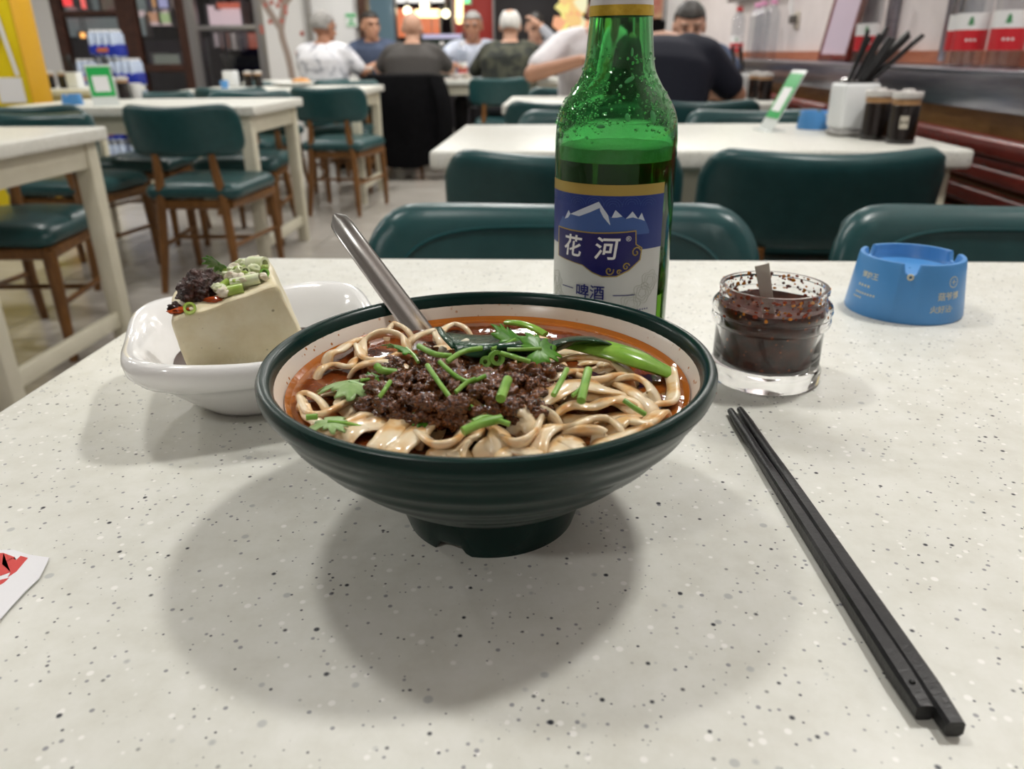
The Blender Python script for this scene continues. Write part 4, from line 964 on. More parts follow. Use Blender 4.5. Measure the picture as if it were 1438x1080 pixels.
for k in range(15):
    q = k/14; dx, dy = -.014+.046*q+rnd.uniform(-.006, .006), rnd.uniform(-.026, .026); tx, ty, ln = .028+.085*q+rnd.uniform(-.008, .008), rnd.uniform(-.02, .02), rnd.uniform(.10, .128)-.018*q
    p0 = Vector((hx+dx, hy+dy, TZ+.1305)); chopstick('black chopstick standing in the white square holder', p0, p0 + Vector((tx, ty, ln)), .0095, .0105, 'chopsticks in the white square holder')
M_CAPG = mat('clear_cap', (.62, .60, .58), .1, spec=.7); M_VIN = mat('dark_vinegar', (.010, .007, .006), .06, coat=.4); M_TAN = mat('tan_band', (.36, .20, .09), .3)
def vinegar(label, x, y, s, tag_=False):
    t = thing('vinegar_jar', label, 'jar', (x, y, TZ)); t.scale = (s, s, s)
    MB().lathe([(.0002, 0), (.026, 0), (.028, .004), (.027, .010), (.027, .068), (.025, .074)], 32, cap=False).obj('dark_glass', M_VIN, t)
    MB().lathe([(.025, .074), (.0262, .0745), (.0262, .087), (.0255, .088), (.0002, .088)], 32, cap=False).obj('tan_neck', M_TAN, t)
    MB().lathe([(.0280, .086), (.0290, .088), (.0290, .097), (.0270, .099), (.012, .0995), (.011, .1035), (.0002, .104)], 32, cap=False).obj('clear_lid', M_CAPG, t)
    if tag_:
        mb = MB(); v = []
        for i in range(9):
            a = -PI/2-.62+.075*i
            for z in (.030, .054): v.append((.0273*math.cos(a), .0273*math.sin(a), z))
        mb.add(v, [(2*i, 2*i+2, 2*i+3, 2*i+1) for i in range(8)]).obj('paper_tag', mat('tag_paper', (.5, .46, .38), .5), t)
        text_obj('lettering', '▪▪', .014, M_VIN, t, lambda x, y: Vector((.0276*math.cos(-PI/2-.32+x/.0273), .0276*math.sin(-PI/2-.32+x/.0273), .042+y)), .0002, 0, .003)
    return t
vinegar('dark vinegar jar touching the white chopstick holder', .768, 2.035, 1.16)
vinegar('dark vinegar jar with a small paper tag', .797, 1.945, 1.16, True)
for k, (px, py) in enumerate(((1185, 0), (1206, 0))):
    o = thing('pepper_shaker', ('clear glass shaker behind the white holder, at its aisle side', 'clear glass shaker behind the white holder, against the black chopsticks')[k], 'shaker', (.748+.052*k, 2.212-.005*k, TZ))
    MB().lathe([(.0002, 0), (.020, 0), (.021, .003), (.020, .085), (.022, .09), (.022, .118), (.016, .126), (.0002, .128)], 24, cap=False).obj('glass', M_CAPG, o)
    MB().lathe([(.022, .098), (.0235, .1), (.0235, .128), (.015, .136), (.0002, .138)], 24, cap=False).obj('shaker_cap', mat('chrome', (.7, .7, .7), .15, metal=1), o)
# ================================================================ RIGHT WALL LEDGE
M_PET = thin_glass('clear_pet', (.84, .86, .88), .16); M_RED = mat('label_red', (.55, .02, .03), .35); M_LWH = mat('label_white', (.78, .78, .78), .35); M_TREE = mat('tree_green', (.02, .22, .06), .4)
M_PINK = mat('pink_cap', (.75, .35, .55), .4); M_CAPW = mat('white_cap', (.8, .8, .8), .4)
def water_bottle(label, x, y, z, cap, red=True):
    t = thing('water_bottle', label, 'bottle', (x, y, z)); t.scale = (1.3,)*3
    P = [(.0002, .002), (.028, 0), (.031, .004)] + [(.0315-(.0012 if k % 2 else 0), .01+k*.008) for k in range(7)] + [(.0315, .068), (.0315, .145), (.030, .152), (.031, .16), (.0315, .17), (.028, .188), (.018, .203), (.0135, .21), (.0135, .222)]
    MB().lathe(P, 28, cap=False).obj('clear_body', M_PET, t)
    MB().lathe([(.0142, .214), (.0150, .216), (.0150, .230), (.013, .232), (.0002, .232)], 20, cap=False).obj('cap', cap, t)
    if red:
        lb = MB().lathe([(.0319, .0725), (.0319, .104)], 28, cap=False).obj('label_white_band', M_LWH, t); rb = MB().lathe([(.0319, .033), (.0319, .0725)], 28, cap=False).obj('label_red_band', M_RED, t)
        d = math.atan2(-y, -x)
        def on(a0, z0): return lambda X, Z: Vector((.0322*math.cos(d+a0+X/.032), .0322*math.sin(d+a0+X/.032), z0+Z))
        fn = on(-.1, .082); mb = MB()
        for b0, w_, h in ((0, .0075, .008), (.0055, .0060, .0065), (.0100, .0045, .0065)): mb.add([fn(-w_, b0), fn(0, b0), fn(w_, b0), fn(0, b0+h)], [(0, 1, 3), (1, 2, 3)])
        mb.add([fn(-.001, -.003), fn(.001, -.003), fn(.001, .001), fn(-.001, .001)], [(0, 1, 2, 3)]); mb.obj('tree_emblem', M_TREE, lb, smooth=False)
        text_obj('lettering', '▪▪▪', .014, M_LWH, rb, on(.05, .053), .0002, 0, .003)
    return t
LZ = .906
water_bottle('water bottle with red and white label, beside the pair by the black chopsticks', 1.135, 2.475, LZ, M_RED)
water_bottle('water bottle with red and white label, directly behind the black chopsticks', 1.115, 2.385, LZ, M_RED)
water_bottle('water bottle with red and white label, standing at the open end of the ledge row', 1.135, 2.23, LZ, M_RED)
water_bottle('lone water bottle beside the leaning framed mirror', 1.125, 3.20, LZ, M_RED)
for k, (yy, xx) in enumerate(((5.05, 1.13), (4.86, 1.12), (4.72, 1.14))): water_bottle(('clear bottle with pink cap on the ledge furthest down the wall', 'clear bottle with pink cap, middle of the pink-capped three', 'clear bottle with pink cap nearest the wall socket')[k], xx, yy, LZ, M_PINK, False)
water_bottle('water bottle with red label behind the person in navy', 1.12, 5.5, LZ, M_RED)
fm = thing('framed_mirror', 'dark red framed lilac mirror leaning on the steel ledge', 'mirror', (1.165, 3.68, LZ+.012)); fm.rotation_euler = (0, .16, 0)
M_LIL = mat('lilac_glass', (.62, .52, .62), .08); MB().box((0, 0, .21), (.012, .34, .40)).obj('mirror_panel', M_LIL, fm, smooth=False)
for z0, y0, dy, dz in ((.005, 0, .38, .025), (.41, 0, .38, .025), (.21, .178, .025, .42), (.21, -.178, .025, .42)): MB().box((0, y0, z0), (.022, dy, dz)).obj('frame_bar', M_REDWOOD, fm, bevel=.004)
for i, yy in enumerate((3.28, 2.78)): struct(MB().box((1.235, yy, 1.88), (.03, .055, 1.93)).obj('trim_%d' % (i+2), M_STEEL, bevel=.006))
so = thing('wall_socket', 'beige wall socket with two white plugs and cables', 'socket', (1.247, 4.62, 1.10))
MB().box((-.004, 0, 0), (.010, .086, .086)).obj('plate', mat('beige_plastic', (.55, .5, .42), .4), so, bevel=.004)
for k in (-1, 1):
    MB().box((-.022, k*.02, .005), (.03, .026, .04)).obj('plug', mat('dark_plug', (.10, .09, .08), .4), so, bevel=.004)
    MB().tube(spline([(-.03, k*.02, .02), (-.04, k*.03, .10), (-.02, k*.05, .30), (-.02, k*.04, .8)], 6), .005, 6).obj('cable', M_CAPW, so)
lb = thing('wall_lightbox', 'glowing menu light box mounted on the right wall', 'sign', (1.24, 5.5, 1.28))
MB().box((-.03, 0, .30), (.07, 1.5, .62)).obj('box_frame', M_GREYMETAL, lb, bevel=.006)
for y0, dy, col in ((-.46, .52, (.95, 1, .98)), (.02, .36, (.35, .75, .30)), (.44, .50, (1, .85, .45))): MB().box((-.068, y0, .31), (.006, dy, .52)).obj('lit_panel', mat('lit_panel', (.5, .5, .5), .4, emit=col, estr=1.6), lb, smooth=False)
# ================================================================ THINGS ON OTHER TABLES
def holder(label, p, dark=True, s=1.0, n=6, rz=0):
    t = thing('chopstick_holder', label, 'holder', p, rz); t.scale = (s, s, s)
    mb = MB(); MB().box((0, 0, .055), (.09, .09, .11)).obj('holder_body', M_WPL, t, bevel=.012, bseg=3)
    MB().box((0, 0, .1105), (.078, .078, .001)).obj('holder_opening', bpy.data.materials['holder_dark'], t, smooth=False)
    return t
CSG = 'chopsticks in the holders of the other tables'
def fill(p, n, lean, lab):
    for k in range(n):
        q = Vector(p) + Vector((rnd.uniform(-.03, .03), rnd.uniform(-.03, .03), .112)); chopstick(lab, q, q + Vector((lean+rnd.uniform(-.04, .04), rnd.uniform(-.03, .03), rnd.uniform(.09, .12))), .007, .008, CSG)
p = (.83, 3.95, TZ); holder('white chopstick holder in front of the pink-capped bottles', p); fill(p, 7, 0, 'black chopstick in the holder in front of the pink-capped bottles')
vinegar('dark vinegar jar touching the holder before the pink-capped bottles', .885, 3.85, 1.15); vinegar('dark vinegar jar second from the holder before the pink-capped bottles', .90, 3.72, 1.15)
q = at(103, 147, TZ); make_ashtray('blue ashtray in front of the green card stand', q.x, q.y, 0, False)
q = at(150, 148, TZ); make_card('green and white card stand facing the aisle on the table by the yellow cabinet', q.x, q.y, .62, .5).scale = (1.3,)*3
q = at(160, 139, TZ); holder('white chopstick holder right behind the green card stand', q); fill(q, 8, -.07, 'black chopstick leaning out of the holder behind the green card')
q = at(176, 139, TZ); vinegar('dark jar beside the holder behind the green card stand', q.x, q.y, 1.1)
q = at(193, 138, TZ); o = thing('paper_cup', 'white paper cup at the end of the row behind the green card', 'cup', q); MB().lathe([(.0002, 0), (.024, 0), (.033, .075), (.0345, .076), (.031, .0745), (.022, .004), (.0002, .004)], 24, cap=False).obj('cup_wall', M_CAPW, o)
far = 7.06
for k, (px, lab_s) in enumerate(((72, 'pair nearer the yellow cabinet'), (90, 'pair nearer the holder'))): q = atY(px, 120, 5.8); vinegar('dark jar with pale lid by the yellow cabinet, ' + lab_s, q.x, 5.8, 1.15)
q = atY(107, 120, 5.8); holder('white chopstick holder beside the pale-lidded jars', (q.x, 5.8, TZ)); fill((q.x, 5.8, TZ), 9, -.02, 'black chopstick in the holder beside the pale-lidded jars')
L5 = make_table('white table carrying the pale-lidded jars beside the yellow cabinet', -4.5, 5.62)
q = at(326, 122, TZ); holder('white chopstick holder on the third table', q); fill(q, 8, -.01, 'black chopstick in the holder on the third table')
for px, lab_ in ((350, 'holder side'), (364, 'plate side')): q = at(px, 122, TZ); vinegar('dark jar on the third table, ' + lab_, q.x, q.y, 1.05)
q = at(316, 124, TZ); o = thing('blue_cup', 'small blue cup on the third table beside the holder', 'cup', q); MB().lathe([(.0002, 0), (.022, 0), (.03, .05), (.031, .051), (.028, .05), (.02, .004), (.0002, .004)], 24, cap=False).obj('cup_wall', M_BLUE, o)
q = at(412, 122, TZ); o = thing('noodle_plate', 'white oval plate with orange food on the third table', 'plate', q)
MB().lathe([(.0002, .004), (.08, .004), (.12, .03), (.125, .032), (.12, .034), (.08, .009), (.0002, .009)], 36, cap=False, sx=1.3).obj('plate_dish', M_CERAM, o); MB().ball((.06, 0, .03), (.07, .05, .03), 16, 10).obj('food', noisy('orange_food', (.5, .18, .03), (.6, .3, .06), 40, .4), o)
for k, (px, col, lab_) in enumerate(((640, (.75, .7, .7), 'white food bowl beside the bald man on his table'), (655, (.7, .62, .55), 'pale food bowl near the man in the light blue shirt'))):
    q = atY(px, 100, 7.22+.1*k); o = thing('food_bowl', lab_, 'bowl', (q.x, 7.22+.1*k, TZ)); MB().lathe([(.0002, .0), (.03, 0), (.065, .045), (.066, .046), (.06, .044), (.03, .006), (.0002, .006)], 28, cap=False).obj('bowl_wall', mat('bowl_pale', col, .3), o)
for px, yy, lab_ in ((650, 7.5, 'clear bottle with red label on the bald man table'), (622, 7.5, 'clear bottle with red label between the bald man and the man in light blue')): q = atY(px, 100, yy); water_bottle(lab_, q.x, yy, TZ, M_CAPW)
for px, yy, lab_ in ((513, 7.45, 'brown sauce jar before the man in blue, post side'), (520, 7.5, 'brown sauce jar before the man in blue, inner side')): q = atY(px, 100, yy); vinegar(lab_, q.x, yy, 1.0)
# ================================================================ YELLOW CABINET, WATER PACKS
M_YEL = noisy('yellow_vinyl', (.72, .55, .005), (.78, .62, .01), 4, .35); M_ORY = mat('orange_yellow_frame', (.66, .36, .02), .35); M_YPALE = mat('pale_swirl', (.72, .66, .38), .4)
cx1 = atY(30, 74, 4.72).x
cab = thing('drinks_cabinet', 'tall yellow drinks cabinet with pale swirl print and orange frame', 'cabinet', (cx1-.45, 4.95, 0), .0)
MB().box((-.02, -.13, 1.05), (.93, .18, 2.1)).obj('cabinet_body', M_YEL, cab, bevel=.01)
MB().box((.447, -.13, 1.05), (.012, .19, 2.1)).obj('side_panel', M_ORY, cab, bevel=.003)
MB().box((-.42, -.215, 1.05), (.09, .05, 2.1)).obj('frame_post', M_ORY, cab, bevel=.006)
MB().tube(spline([(.36, -.232, 2.0), (.33, -.232, 1.5), (.36, -.232, 1.15), (.395, -.232, .86)], 8), .014, 6, flat=.15, up=(0, 1, 0)).obj('white_line', M_LWH, cab)
for r in (.36, .30): MB().tube([(-.02+r*math.cos(a/20*PI*1.25-1.3), -.231, 1.22+r*1.05*math.sin(a/20*PI*1.25-1.3)) for a in range(21)], .03, 6, flat=.05, up=(0, 1, 0)).obj('pale_swirl', M_YPALE, cab)
MB().box((.06, -.230, 1.16), (.14, .006, .14)).obj('dark_red_badge', mat('badge_red', (.22, .01, .01), .4), cab, smooth=False)
text_obj('lettering', 'A', .09, M_LWH, cab, lambda x, y: Vector((.09+x, -.2345, 1.14+y)), .002)
MB().box((.33, -.229, .78), (.16, .004, .14)).obj('white_patch', M_LWH, cab, smooth=False)
M_WRAP = mat('blue_shrink_wrap', (.012, .03, .34), .25); M_WBL = mat('pale_blue_bottle', (.45, .53, .68), .2); M_LOGO = mat('orange_logo', (.6, .16, .02), .4)
pk0 = None
def pack(x, y, z, label):
    global pk0
    if pk0 is None:
        pk0 = thing('water_pack', label, 'bottle pack', (x, y, z))
        MB().box((0, 0, .065), (.262, .19, .11)).obj('wrap', M_WRAP, pk0, bevel=.02, bseg=3); b0 = None
        MB().box((.0, -.0962, .07), (.10, .003, .03)).obj('logo', M_LOGO, pk0, smooth=False)
        for i in range(4):
            for j in range(3):
                if b0 is None:
                    b0 = MB().lathe([(.0002, 0), (.031, .0), (.031, .19), (.014, .215), (.014, .22), (.0002, .22)], 12, cap=False).obj('bottle', M_WBL, pk0); cp = MB().lathe([(.015, .214), (.015, .232), (.0002, .233)], 12, cap=False).obj('cap', M_CAPW, b0); b = b0
                else:
                    b = b0.copy(); COL.objects.link(b); c_ = cp.copy(); COL.objects.link(c_); c_.parent = b
                b.location = (-.096+i*.064, -.064+j*.064, .002)
        return pk0
    o = copy_tree(pk0); o.location = (x, y, z); o['label'] = label; return o
xw = atY(150, 74, 7.3).x
for tier in range(5):
    for k, off in enumerate((-.15, .15) if tier < 4 else (.02,)):
        pack(xw+off+(.06 if tier < 2 else 0), 7.3, .236*tier+.002, 'blue wrapped bottle pack, %s of the stack, %s' % (('bottom tier', 'second tier', 'third tier', 'fourth tier', 'single pack on top')[tier], ('cabinet side', 'door side')[k] if tier < 4 else 'alone'))
# ================================================================ BACK OF THE ROOM
M_LBOX = mat('grey_green_lightbox', (.45, .52, .48), .4, emit=(.5, .6, .55), estr=.25); M_GLS = thin_glass('window_glass', (.80, .80, .84)); M_PURP = mat('purple_dark', (.05, .035, .05), .5)
def seg(name, px0, px1, y, z0, z1, m, th=.12, dy=0):
    a, b = atY(px0, 74, y).x, atY(px1, 74, y).x; return struct(MB().box(((a+b)/2, y+th/2+dy, (z0+z1)/2), (b-a, th, z1-z0)).obj(name, m, smooth=False))
seg('wall_back_left', -40, 84, Y_B, 0, Z_C, M_WHITE)
seg('wall_back', 376, 506, Y_B, 0, Z_C, M_WHITE)
seg('wall_back_right', 934, 960, Y_B, 0, Z_C, M_WHITE)
seg('trim_5', 508, 518, Y_B-.1, 0, Z_C, M_DKWOOD, .2)
# glazed front with dark wood doors
def win(name, px0, px1, bars, m, hz=()):
    a, b = atY(px0, 74, Y_B).x, atY(px1, 74, Y_B).x; t = bpy.data.objects.new(name, None); COL.objects.link(t); t.location = ((a+b)/2, Y_B, 0); t['kind'] = 'structure'; W = b-a
    MB().box((0, .05, Z_C/2), (W, .012, Z_C)).obj('pane', M_GLS, t, smooth=False)
    for sx in (-1, 1): MB().box((sx*(W/2-.05), .05, Z_C/2), (.11, .1, Z_C)).obj('window_frame', m, t, bevel=.006)
    for z, h in hz: MB().box((0, .05, z), (W-.2, .09, h)).obj('window_bar', m, t, bevel=.006)
    return t
win('window_1', 84, 186, 0, M_DKWOOD, ((.10, .2), (1.40, .05)))
win('door_1', 186, 268, 0, M_DKWOOD, ((.3, .6), (.84, .08)))
win('window_2', 268, 376, 0, M_GREYMETAL, ((.10, .2), (1.24, .05)))
d2 = struct(MB().box((atY(472, 74, Y_B).x, Y_B-.02, 1.15), (.48, .05, 2.3)).obj('door_2', mat('white_door', (.74, .74, .74), .4), bevel=.005)); MB().box((atY(441, 74, Y_B).x, Y_B-.03, 1.2), (.07, .07, 2.4)).obj('door_jamb', M_GREYMETAL, d2, bevel=.005)
ds = thing('door_notice', 'small green notice on the white door', 'sign', (atY(493, 28, Y_B-.06).x, Y_B-.052, atY(493, 28, Y_B-.06).z)); MB().box((0, 0, 0), (.13, .006, .14)).obj('notice_plate', mat('notice_white', (.75, .8, .76), .4), ds, smooth=False)
for z0, h, w_ in ((.045, .03, .11), (-.005, .04, .03), (-.045, .02, .09)): MB().box((0, -.004, z0), (w_, .003, h)).obj('green_print', mat('notice_green', (.05, .45, .15), .4), ds, smooth=False)
# plum tree decal on the white wall
dc = thing('plum_tree_decal', 'plum blossom tree painted on the white wall', 'decal', (atY(402, 74, Y_B-.01).x, Y_B-.004, 0)); M_BARK = mat('decal_bark', (.35, .28, .24), .6); M_BLOS = mat('decal_blossom', (.5, .16, .13), .6)
for pts in ([(.05, 0, .5), (.02, 0, .9), (-.03, 0, 1.2), (.04, 0, 1.5), (.0, 0, 1.9)], [(-.02, 0, 1.2), (-.15, 0, 1.42), (-.22, 0, 1.6)], [(.03, 0, 1.45), (.15, 0, 1.6), (.2, 0, 1.85)]): MB().tube(spline(pts, 5), .035, 8, flat=.06, up=(0, 1, 0)).obj('branch', M_BARK, dc)
for k in range(22): MB().lathe([(.0002, 0), (.025, .001)], 8, cap=False).obj('blossom', M_BLOS, dc).location = (rnd.uniform(-.25, .22), -.004, rnd.uniform(.95, 1.85))
for o in [c for c in dc.children if c.name.startswith('blossom')]: o.rotation_euler = (PI/2, 0, 0)
# beyond the glass: concourse shell and a row of stalls
ZO = 3.4
struct(MB().box((-3, 14.05, ZO/2), (22, .1, ZO)).obj('wall_far', mat('far_dark', (.03, .025, .03), .6), smooth=False))
struct(MB().box((-3, 11.6, ZO+.05), (22, 5, .1)).obj('ceiling_concourse', mat('far_ceiling', (.12, .12, .12), .7), smooth=False))
struct(MB().box((-3, 11.5, -.021), (22, 5, .038)).obj('floor_concourse', M_FLOOR, smooth=False))
def far_box(name, label, cat, px0, px1, py0, py1, Y, m, th=.08, parts=()):
    a, b = atY(px0, py1, Y), atY(px1, py0, Y); t = thing(name, label, cat, ((a.x+b.x)/2, Y, min(a.z, b.z))); W, H = b.x-a.x, abs(b.z-a.z)
    MB().box((0, 0, H/2), (W, th, H)).obj('panel', m, t, bevel=.006)
    for sx in (-1, 1): MB().box((sx*(W/2+.012), 0, H/2), (.03, th+.02, H+.04)).obj('panel_edge', M_GREYMETAL, t, smooth=False)
    z0 = t.location.z
    if cat in ('counter', 'partition', 'panel'): MB().box((0, .01, -z0/2), (W*.98, th*.8, z0)).obj('plinth', bpy.data.materials['far_dark'], t, smooth=False)
    elif z0+H < ZO-.05:
        for sx in (-1, 1): MB().box((sx*W*.3, .01, (H+ZO-z0)/2), (.012, .012, ZO-z0-H)).obj('hanger_rod', M_GREYMETAL, t, smooth=False)
    return t
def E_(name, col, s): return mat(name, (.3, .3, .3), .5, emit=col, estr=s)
far_box('light_board', 'pale grey-green board glowing behind the window, upper one', 'board', 66, 205, -12, 17, 10.4, M_LBOX)
far_box('light_board', 'pale grey-green board glowing behind the window, lower one', 'board', 66, 205, 24, 52, 10.4, M_LBOX)
far_box('menu_board', 'colourful lit menu board behind the dark wood door, upper one', 'board', 196, 242, -14, 11, 10.6, E_('menu_a', (.95, .72, .6), .9))
far_box('menu_board', 'colourful lit menu board behind the dark wood door, lower one', 'board', 198, 242, 14, 36, 10.6, E_('menu_b', (.9, .68, .62), .8))
for k, (px, py, col, lb_) in enumerate(((213, 3, (.9, .45, .15), 'orange'), (230, 4, (.6, .6, .9), 'lilac'), (216, 24, (.8, .4, .2), 'rust'), (233, 25, (.55, .75, .3), 'lime'))): far_box('menu_picture', lb_ + ' food picture on the lit menu board', 'picture', px-6, px+6, py-7, py+7, 10.52, E_('pic', col, .8), .03)
far_box('red_lantern_sign', 'red glowing sign with green edge above the window boards', 'sign', 90, 103, -6, 8, 10.3, E_('red_sign', (1, .05, .05), 2.0))
far_box('red_lantern_sign', 'thin red glowing strip sign near the red glowing sign', 'sign', 117, 122, -4, 12, 10.3, E_('red_sign2', (1, .15, .12), 1.6))
far_box('stall_poster', 'multicoloured stall poster above the bottle packs', 'poster', 146, 166, -4, 15, 10.3, noisy('poster', (.5, .5, .25), (.7, .25, .2), 6, .5, emit=(.3, .25, .2), estr=.3))
far_box('gold_hanging', 'yellowish hanging ornament beside the dark door frame', 'ornament', 171, 180, -6, 32, 10.2, E_('gold_hang', (.8, .7, .35), .5))
far_box('display_box', 'red and white lit display box on the shelf unit', 'box', 300, 342, 8, 36, 9.6, E_('disp_a', (1, .75, .72), .9), .2)
far_box('red_strip_sign', 'orange-red strip above the lit display box', 'sign', 310, 342, 4, 12, 9.5, E_('disp_b', (.9, .15, .05), .8), .2)
for k, (a, b, col, lb_) in enumerate(((303, 312, (.75, .6, .55), 'pink'), (313, 321, (.8, .2, .06), 'first orange'), (322, 336, (.6, .52, .42), 'beige'), (337, 345, (.5, .45, .45), 'grey'), (346, 361, (.75, .14, .04), 'broad orange'))): far_box('hanging_banner', lb_ + ' banner hanging in the shelf unit', 'banner', a, b, 46, 66+2*(k % 3), 9.7, E_('banner', col, .45), .03)
far_box('indicator_lamp', 'small orange lamp glowing beside the bottle packs', 'lamp', 115, 122, 46, 53, 9.6, E_('ind', (1, .45, .1), 3), .05)
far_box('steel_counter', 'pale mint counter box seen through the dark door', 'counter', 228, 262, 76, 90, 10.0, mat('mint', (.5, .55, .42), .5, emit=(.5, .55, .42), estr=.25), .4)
far_box('dark_counter', 'dark counter seen through the glazed front', 'counter', 60, 300, 56, 140, 10.8, mat('dark_counter', (.06, .045, .06), .4), .5)
# stalls across the opening
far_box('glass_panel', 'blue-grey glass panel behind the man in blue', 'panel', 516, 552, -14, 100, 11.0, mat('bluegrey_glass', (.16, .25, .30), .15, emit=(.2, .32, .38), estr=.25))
far_box('stall_lightbox', 'white light box above the orange stall', 'sign', 551, 624, -12, 4, 11.6, E_('white_lb', (1, .98, .95), 1.2))
far_box('orange_panel', 'orange backlit stall panel above the bald man', 'panel', 556, 582, 12, 52, 12.2, E_('orange_a', (1, .22, .06), .85))
far_box('orange_panel', 'orange backlit stall panel below the long bright tube', 'panel', 586, 617, 12, 48, 12.2, E_('orange_b', (1, .20, .04), .75))
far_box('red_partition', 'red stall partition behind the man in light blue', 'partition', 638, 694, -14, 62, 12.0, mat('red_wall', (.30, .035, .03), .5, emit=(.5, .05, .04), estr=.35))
far_box('stall_counter', 'dark stall counter with a pale glowing edge', 'counter', 590, 660, 54, 110, 11.4, mat('stall_counter', (.03, .05, .035), .5), .5)
far_box('counter_edge', 'pale lilac glowing edge on the stall counter', 'counter edge', 596, 650, 48, 55, 11.35, E_('lilac_edge', (.7, .65, .95), .7), .3)
M_BULB = E_('bulb', (1, .88, .6), 4)
for k, (px, py, r, lb_) in enumerate(((572, 15, .055, 'round bulb over the bald man head'), (596, 8, .06, 'round bulb above the long bright tube'), (626, 19, .055, 'round bulb beside the long bright tube'))):
    t = thing('stall_bulb', 'warm glowing ' + lb_, 'bulb', atY(px, py, 11.3)); MB().ball((0, 0, 0), r, 14, 10).obj('glass_globe', M_BULB, t); MB().lathe([(.02, r*.9), (.025, r+.05), (.006, r+.06), (.006, ZO-t.location.z)], 10, cap=False).obj('bulb_cord', M_GREYMETAL, t)
for px0, py0, px1, py1, lb_ in ((586, 19, 614, 19, 'long bright horizontal tube over the orange stall'), (645, -8, 645, 28, 'bright vertical tube on the red partition')):
    a, b = atY(px0, py0, 11.3), atY(px1, py1, 11.3); t = thing('light_tube', lb_, 'tube light', a); MB().capsule((0, 0, 0), tuple(b-a), .05, .05, 12).obj('tube', E_('tube', (1, .85, .4), 3), t); MB().ball(tuple(b-a), (.054, .054, .03), 10, 6).obj('tube_cap', M_GREYMETAL, t)
far_box('green_neon', 'small green neon mark beside the vertical tube', 'sign', 651, 660, -4, 5, 11.6, E_('green_neon', (.1, .9, .3), 1.8), .03)
far_box('dark_partition', 'dark partition behind the white-haired man', 'partition', 696, 790, -14, 100, 11.6, mat('dark_part', (.035, .03, .035), .5))
sg = thing('stained_lamp', 'yellow and orange stained glass lamp behind the man in white', 'lamp', atY(803, 20, 9.8))
for k in range(26):
    a = rnd.uniform(-PI, PI); r = rnd.uniform(.02, .26); c_ = Vector((r*math.cos(a)*.75, rnd.uniform(-.02, .02), r*math.sin(a)+.06)); v = [c_ + Vector((rnd.uniform(.05, .11)*math.cos(a+q*PI/2.5), 0, rnd.uniform(.05, .12)*math.sin(a+q*PI/2.5))) for q in range(5)]; v += [p+Vector((0, .012, 0)) for p in v]
    MB().add(v, [(0, 1, 2, 3, 4), (9, 8, 7, 6, 5)] + [(i, (i+1) % 5, 5+(i+1) % 5, 5+i) for i in range(5)]).obj('glass_piece', E_('stained', ((1, .85, .08), (1, .55, .03), (1, .95, .5), (1, .3, .03))[k % 4], .75), sg, smooth=False)
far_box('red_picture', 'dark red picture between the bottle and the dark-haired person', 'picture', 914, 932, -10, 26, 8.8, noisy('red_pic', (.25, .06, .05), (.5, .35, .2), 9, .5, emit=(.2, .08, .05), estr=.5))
for xx, yy, k in ((-5.2, 10.0, .5), (-2.6, 10.3, .5), (-.6, 10.6, .6)):  # unseen fill lamps, added so the stalls beyond the glass are not dark
    ld = bpy.data.lights.new('concourse_fill_light', 'AREA'); ld.size = .4; ld.energy = LAMP_W*k; lo = bpy.data.objects.new('concourse_fill_light', ld); COL.objects.link(lo); lo.location = (xx, yy, ZO-.05)
    MB().box((xx, yy, ZO-.02), (.42, .42, .03)).obj('concourse_fill_lamp', M_LAMPF, smooth=False)
    tag(bpy.context.scene.objects[-1] if False else [o for o in COL.objects if o.name.startswith('concourse_fill_lamp')][-1], 'added unseen square fill lamp over the concourse stalls', 'lamp', 'added fill lamps over the concourse')
    lo.parent = [o for o in COL.objects if o.name.startswith('concourse_fill_lamp')][-1]
# ================================================================ PEOPLE
def remesh(mb, voxel, smooth=4):
    me = bpy.data.meshes.new('tmp'); me.from_pydata([tuple(p) for p in mb.v], [], mb.f); o = bpy.data.objects.new('tmp', me); COL.objects.link(o)
    r = o.modifiers.new('r', 'REMESH'); r.mode = 'VOXEL'; r.voxel_size = voxel
    s = o.modifiers.new('s', 'SMOOTH'); s.iterations = smooth; s.factor = .5
    dg = bpy.context.evaluated_depsgraph_get(); m2 = bpy.data.meshes.new_from_object(o.evaluated_get(dg)); bpy.data.objects.remove(o); bpy.data.meshes.remove(me)
    m2.shade_smooth(); return m2
def skinmat(name, c): return mat(name, c, .5, sss=.08)
M_SK1, M_SK2, M_SK3 = skinmat('skin_tan', (.42, .22, .14)), skinmat('skin_fair', (.52, .30, .21)), skinmat('skin_brown', (.34, .16, .095))
M_JEAN = mat('dark_trousers', (.03, .03, .035), .8); M_EYE = mat('eye_dark', (.02, .015, .012), .3); M_LIP = mat('lips', (.32, .11, .09), .5)
M_HGREY = noisy('grey_hair', (.20, .19, .18), (.34, .33, .32), 40, .7); M_HWHITE = noisy('white_hair', (.55, .54, .52), (.68, .67, .65), 40, .7); M_HBLK = noisy('black_hair', (.012, .010, .009), (.03, .025, .02), 40, .5)
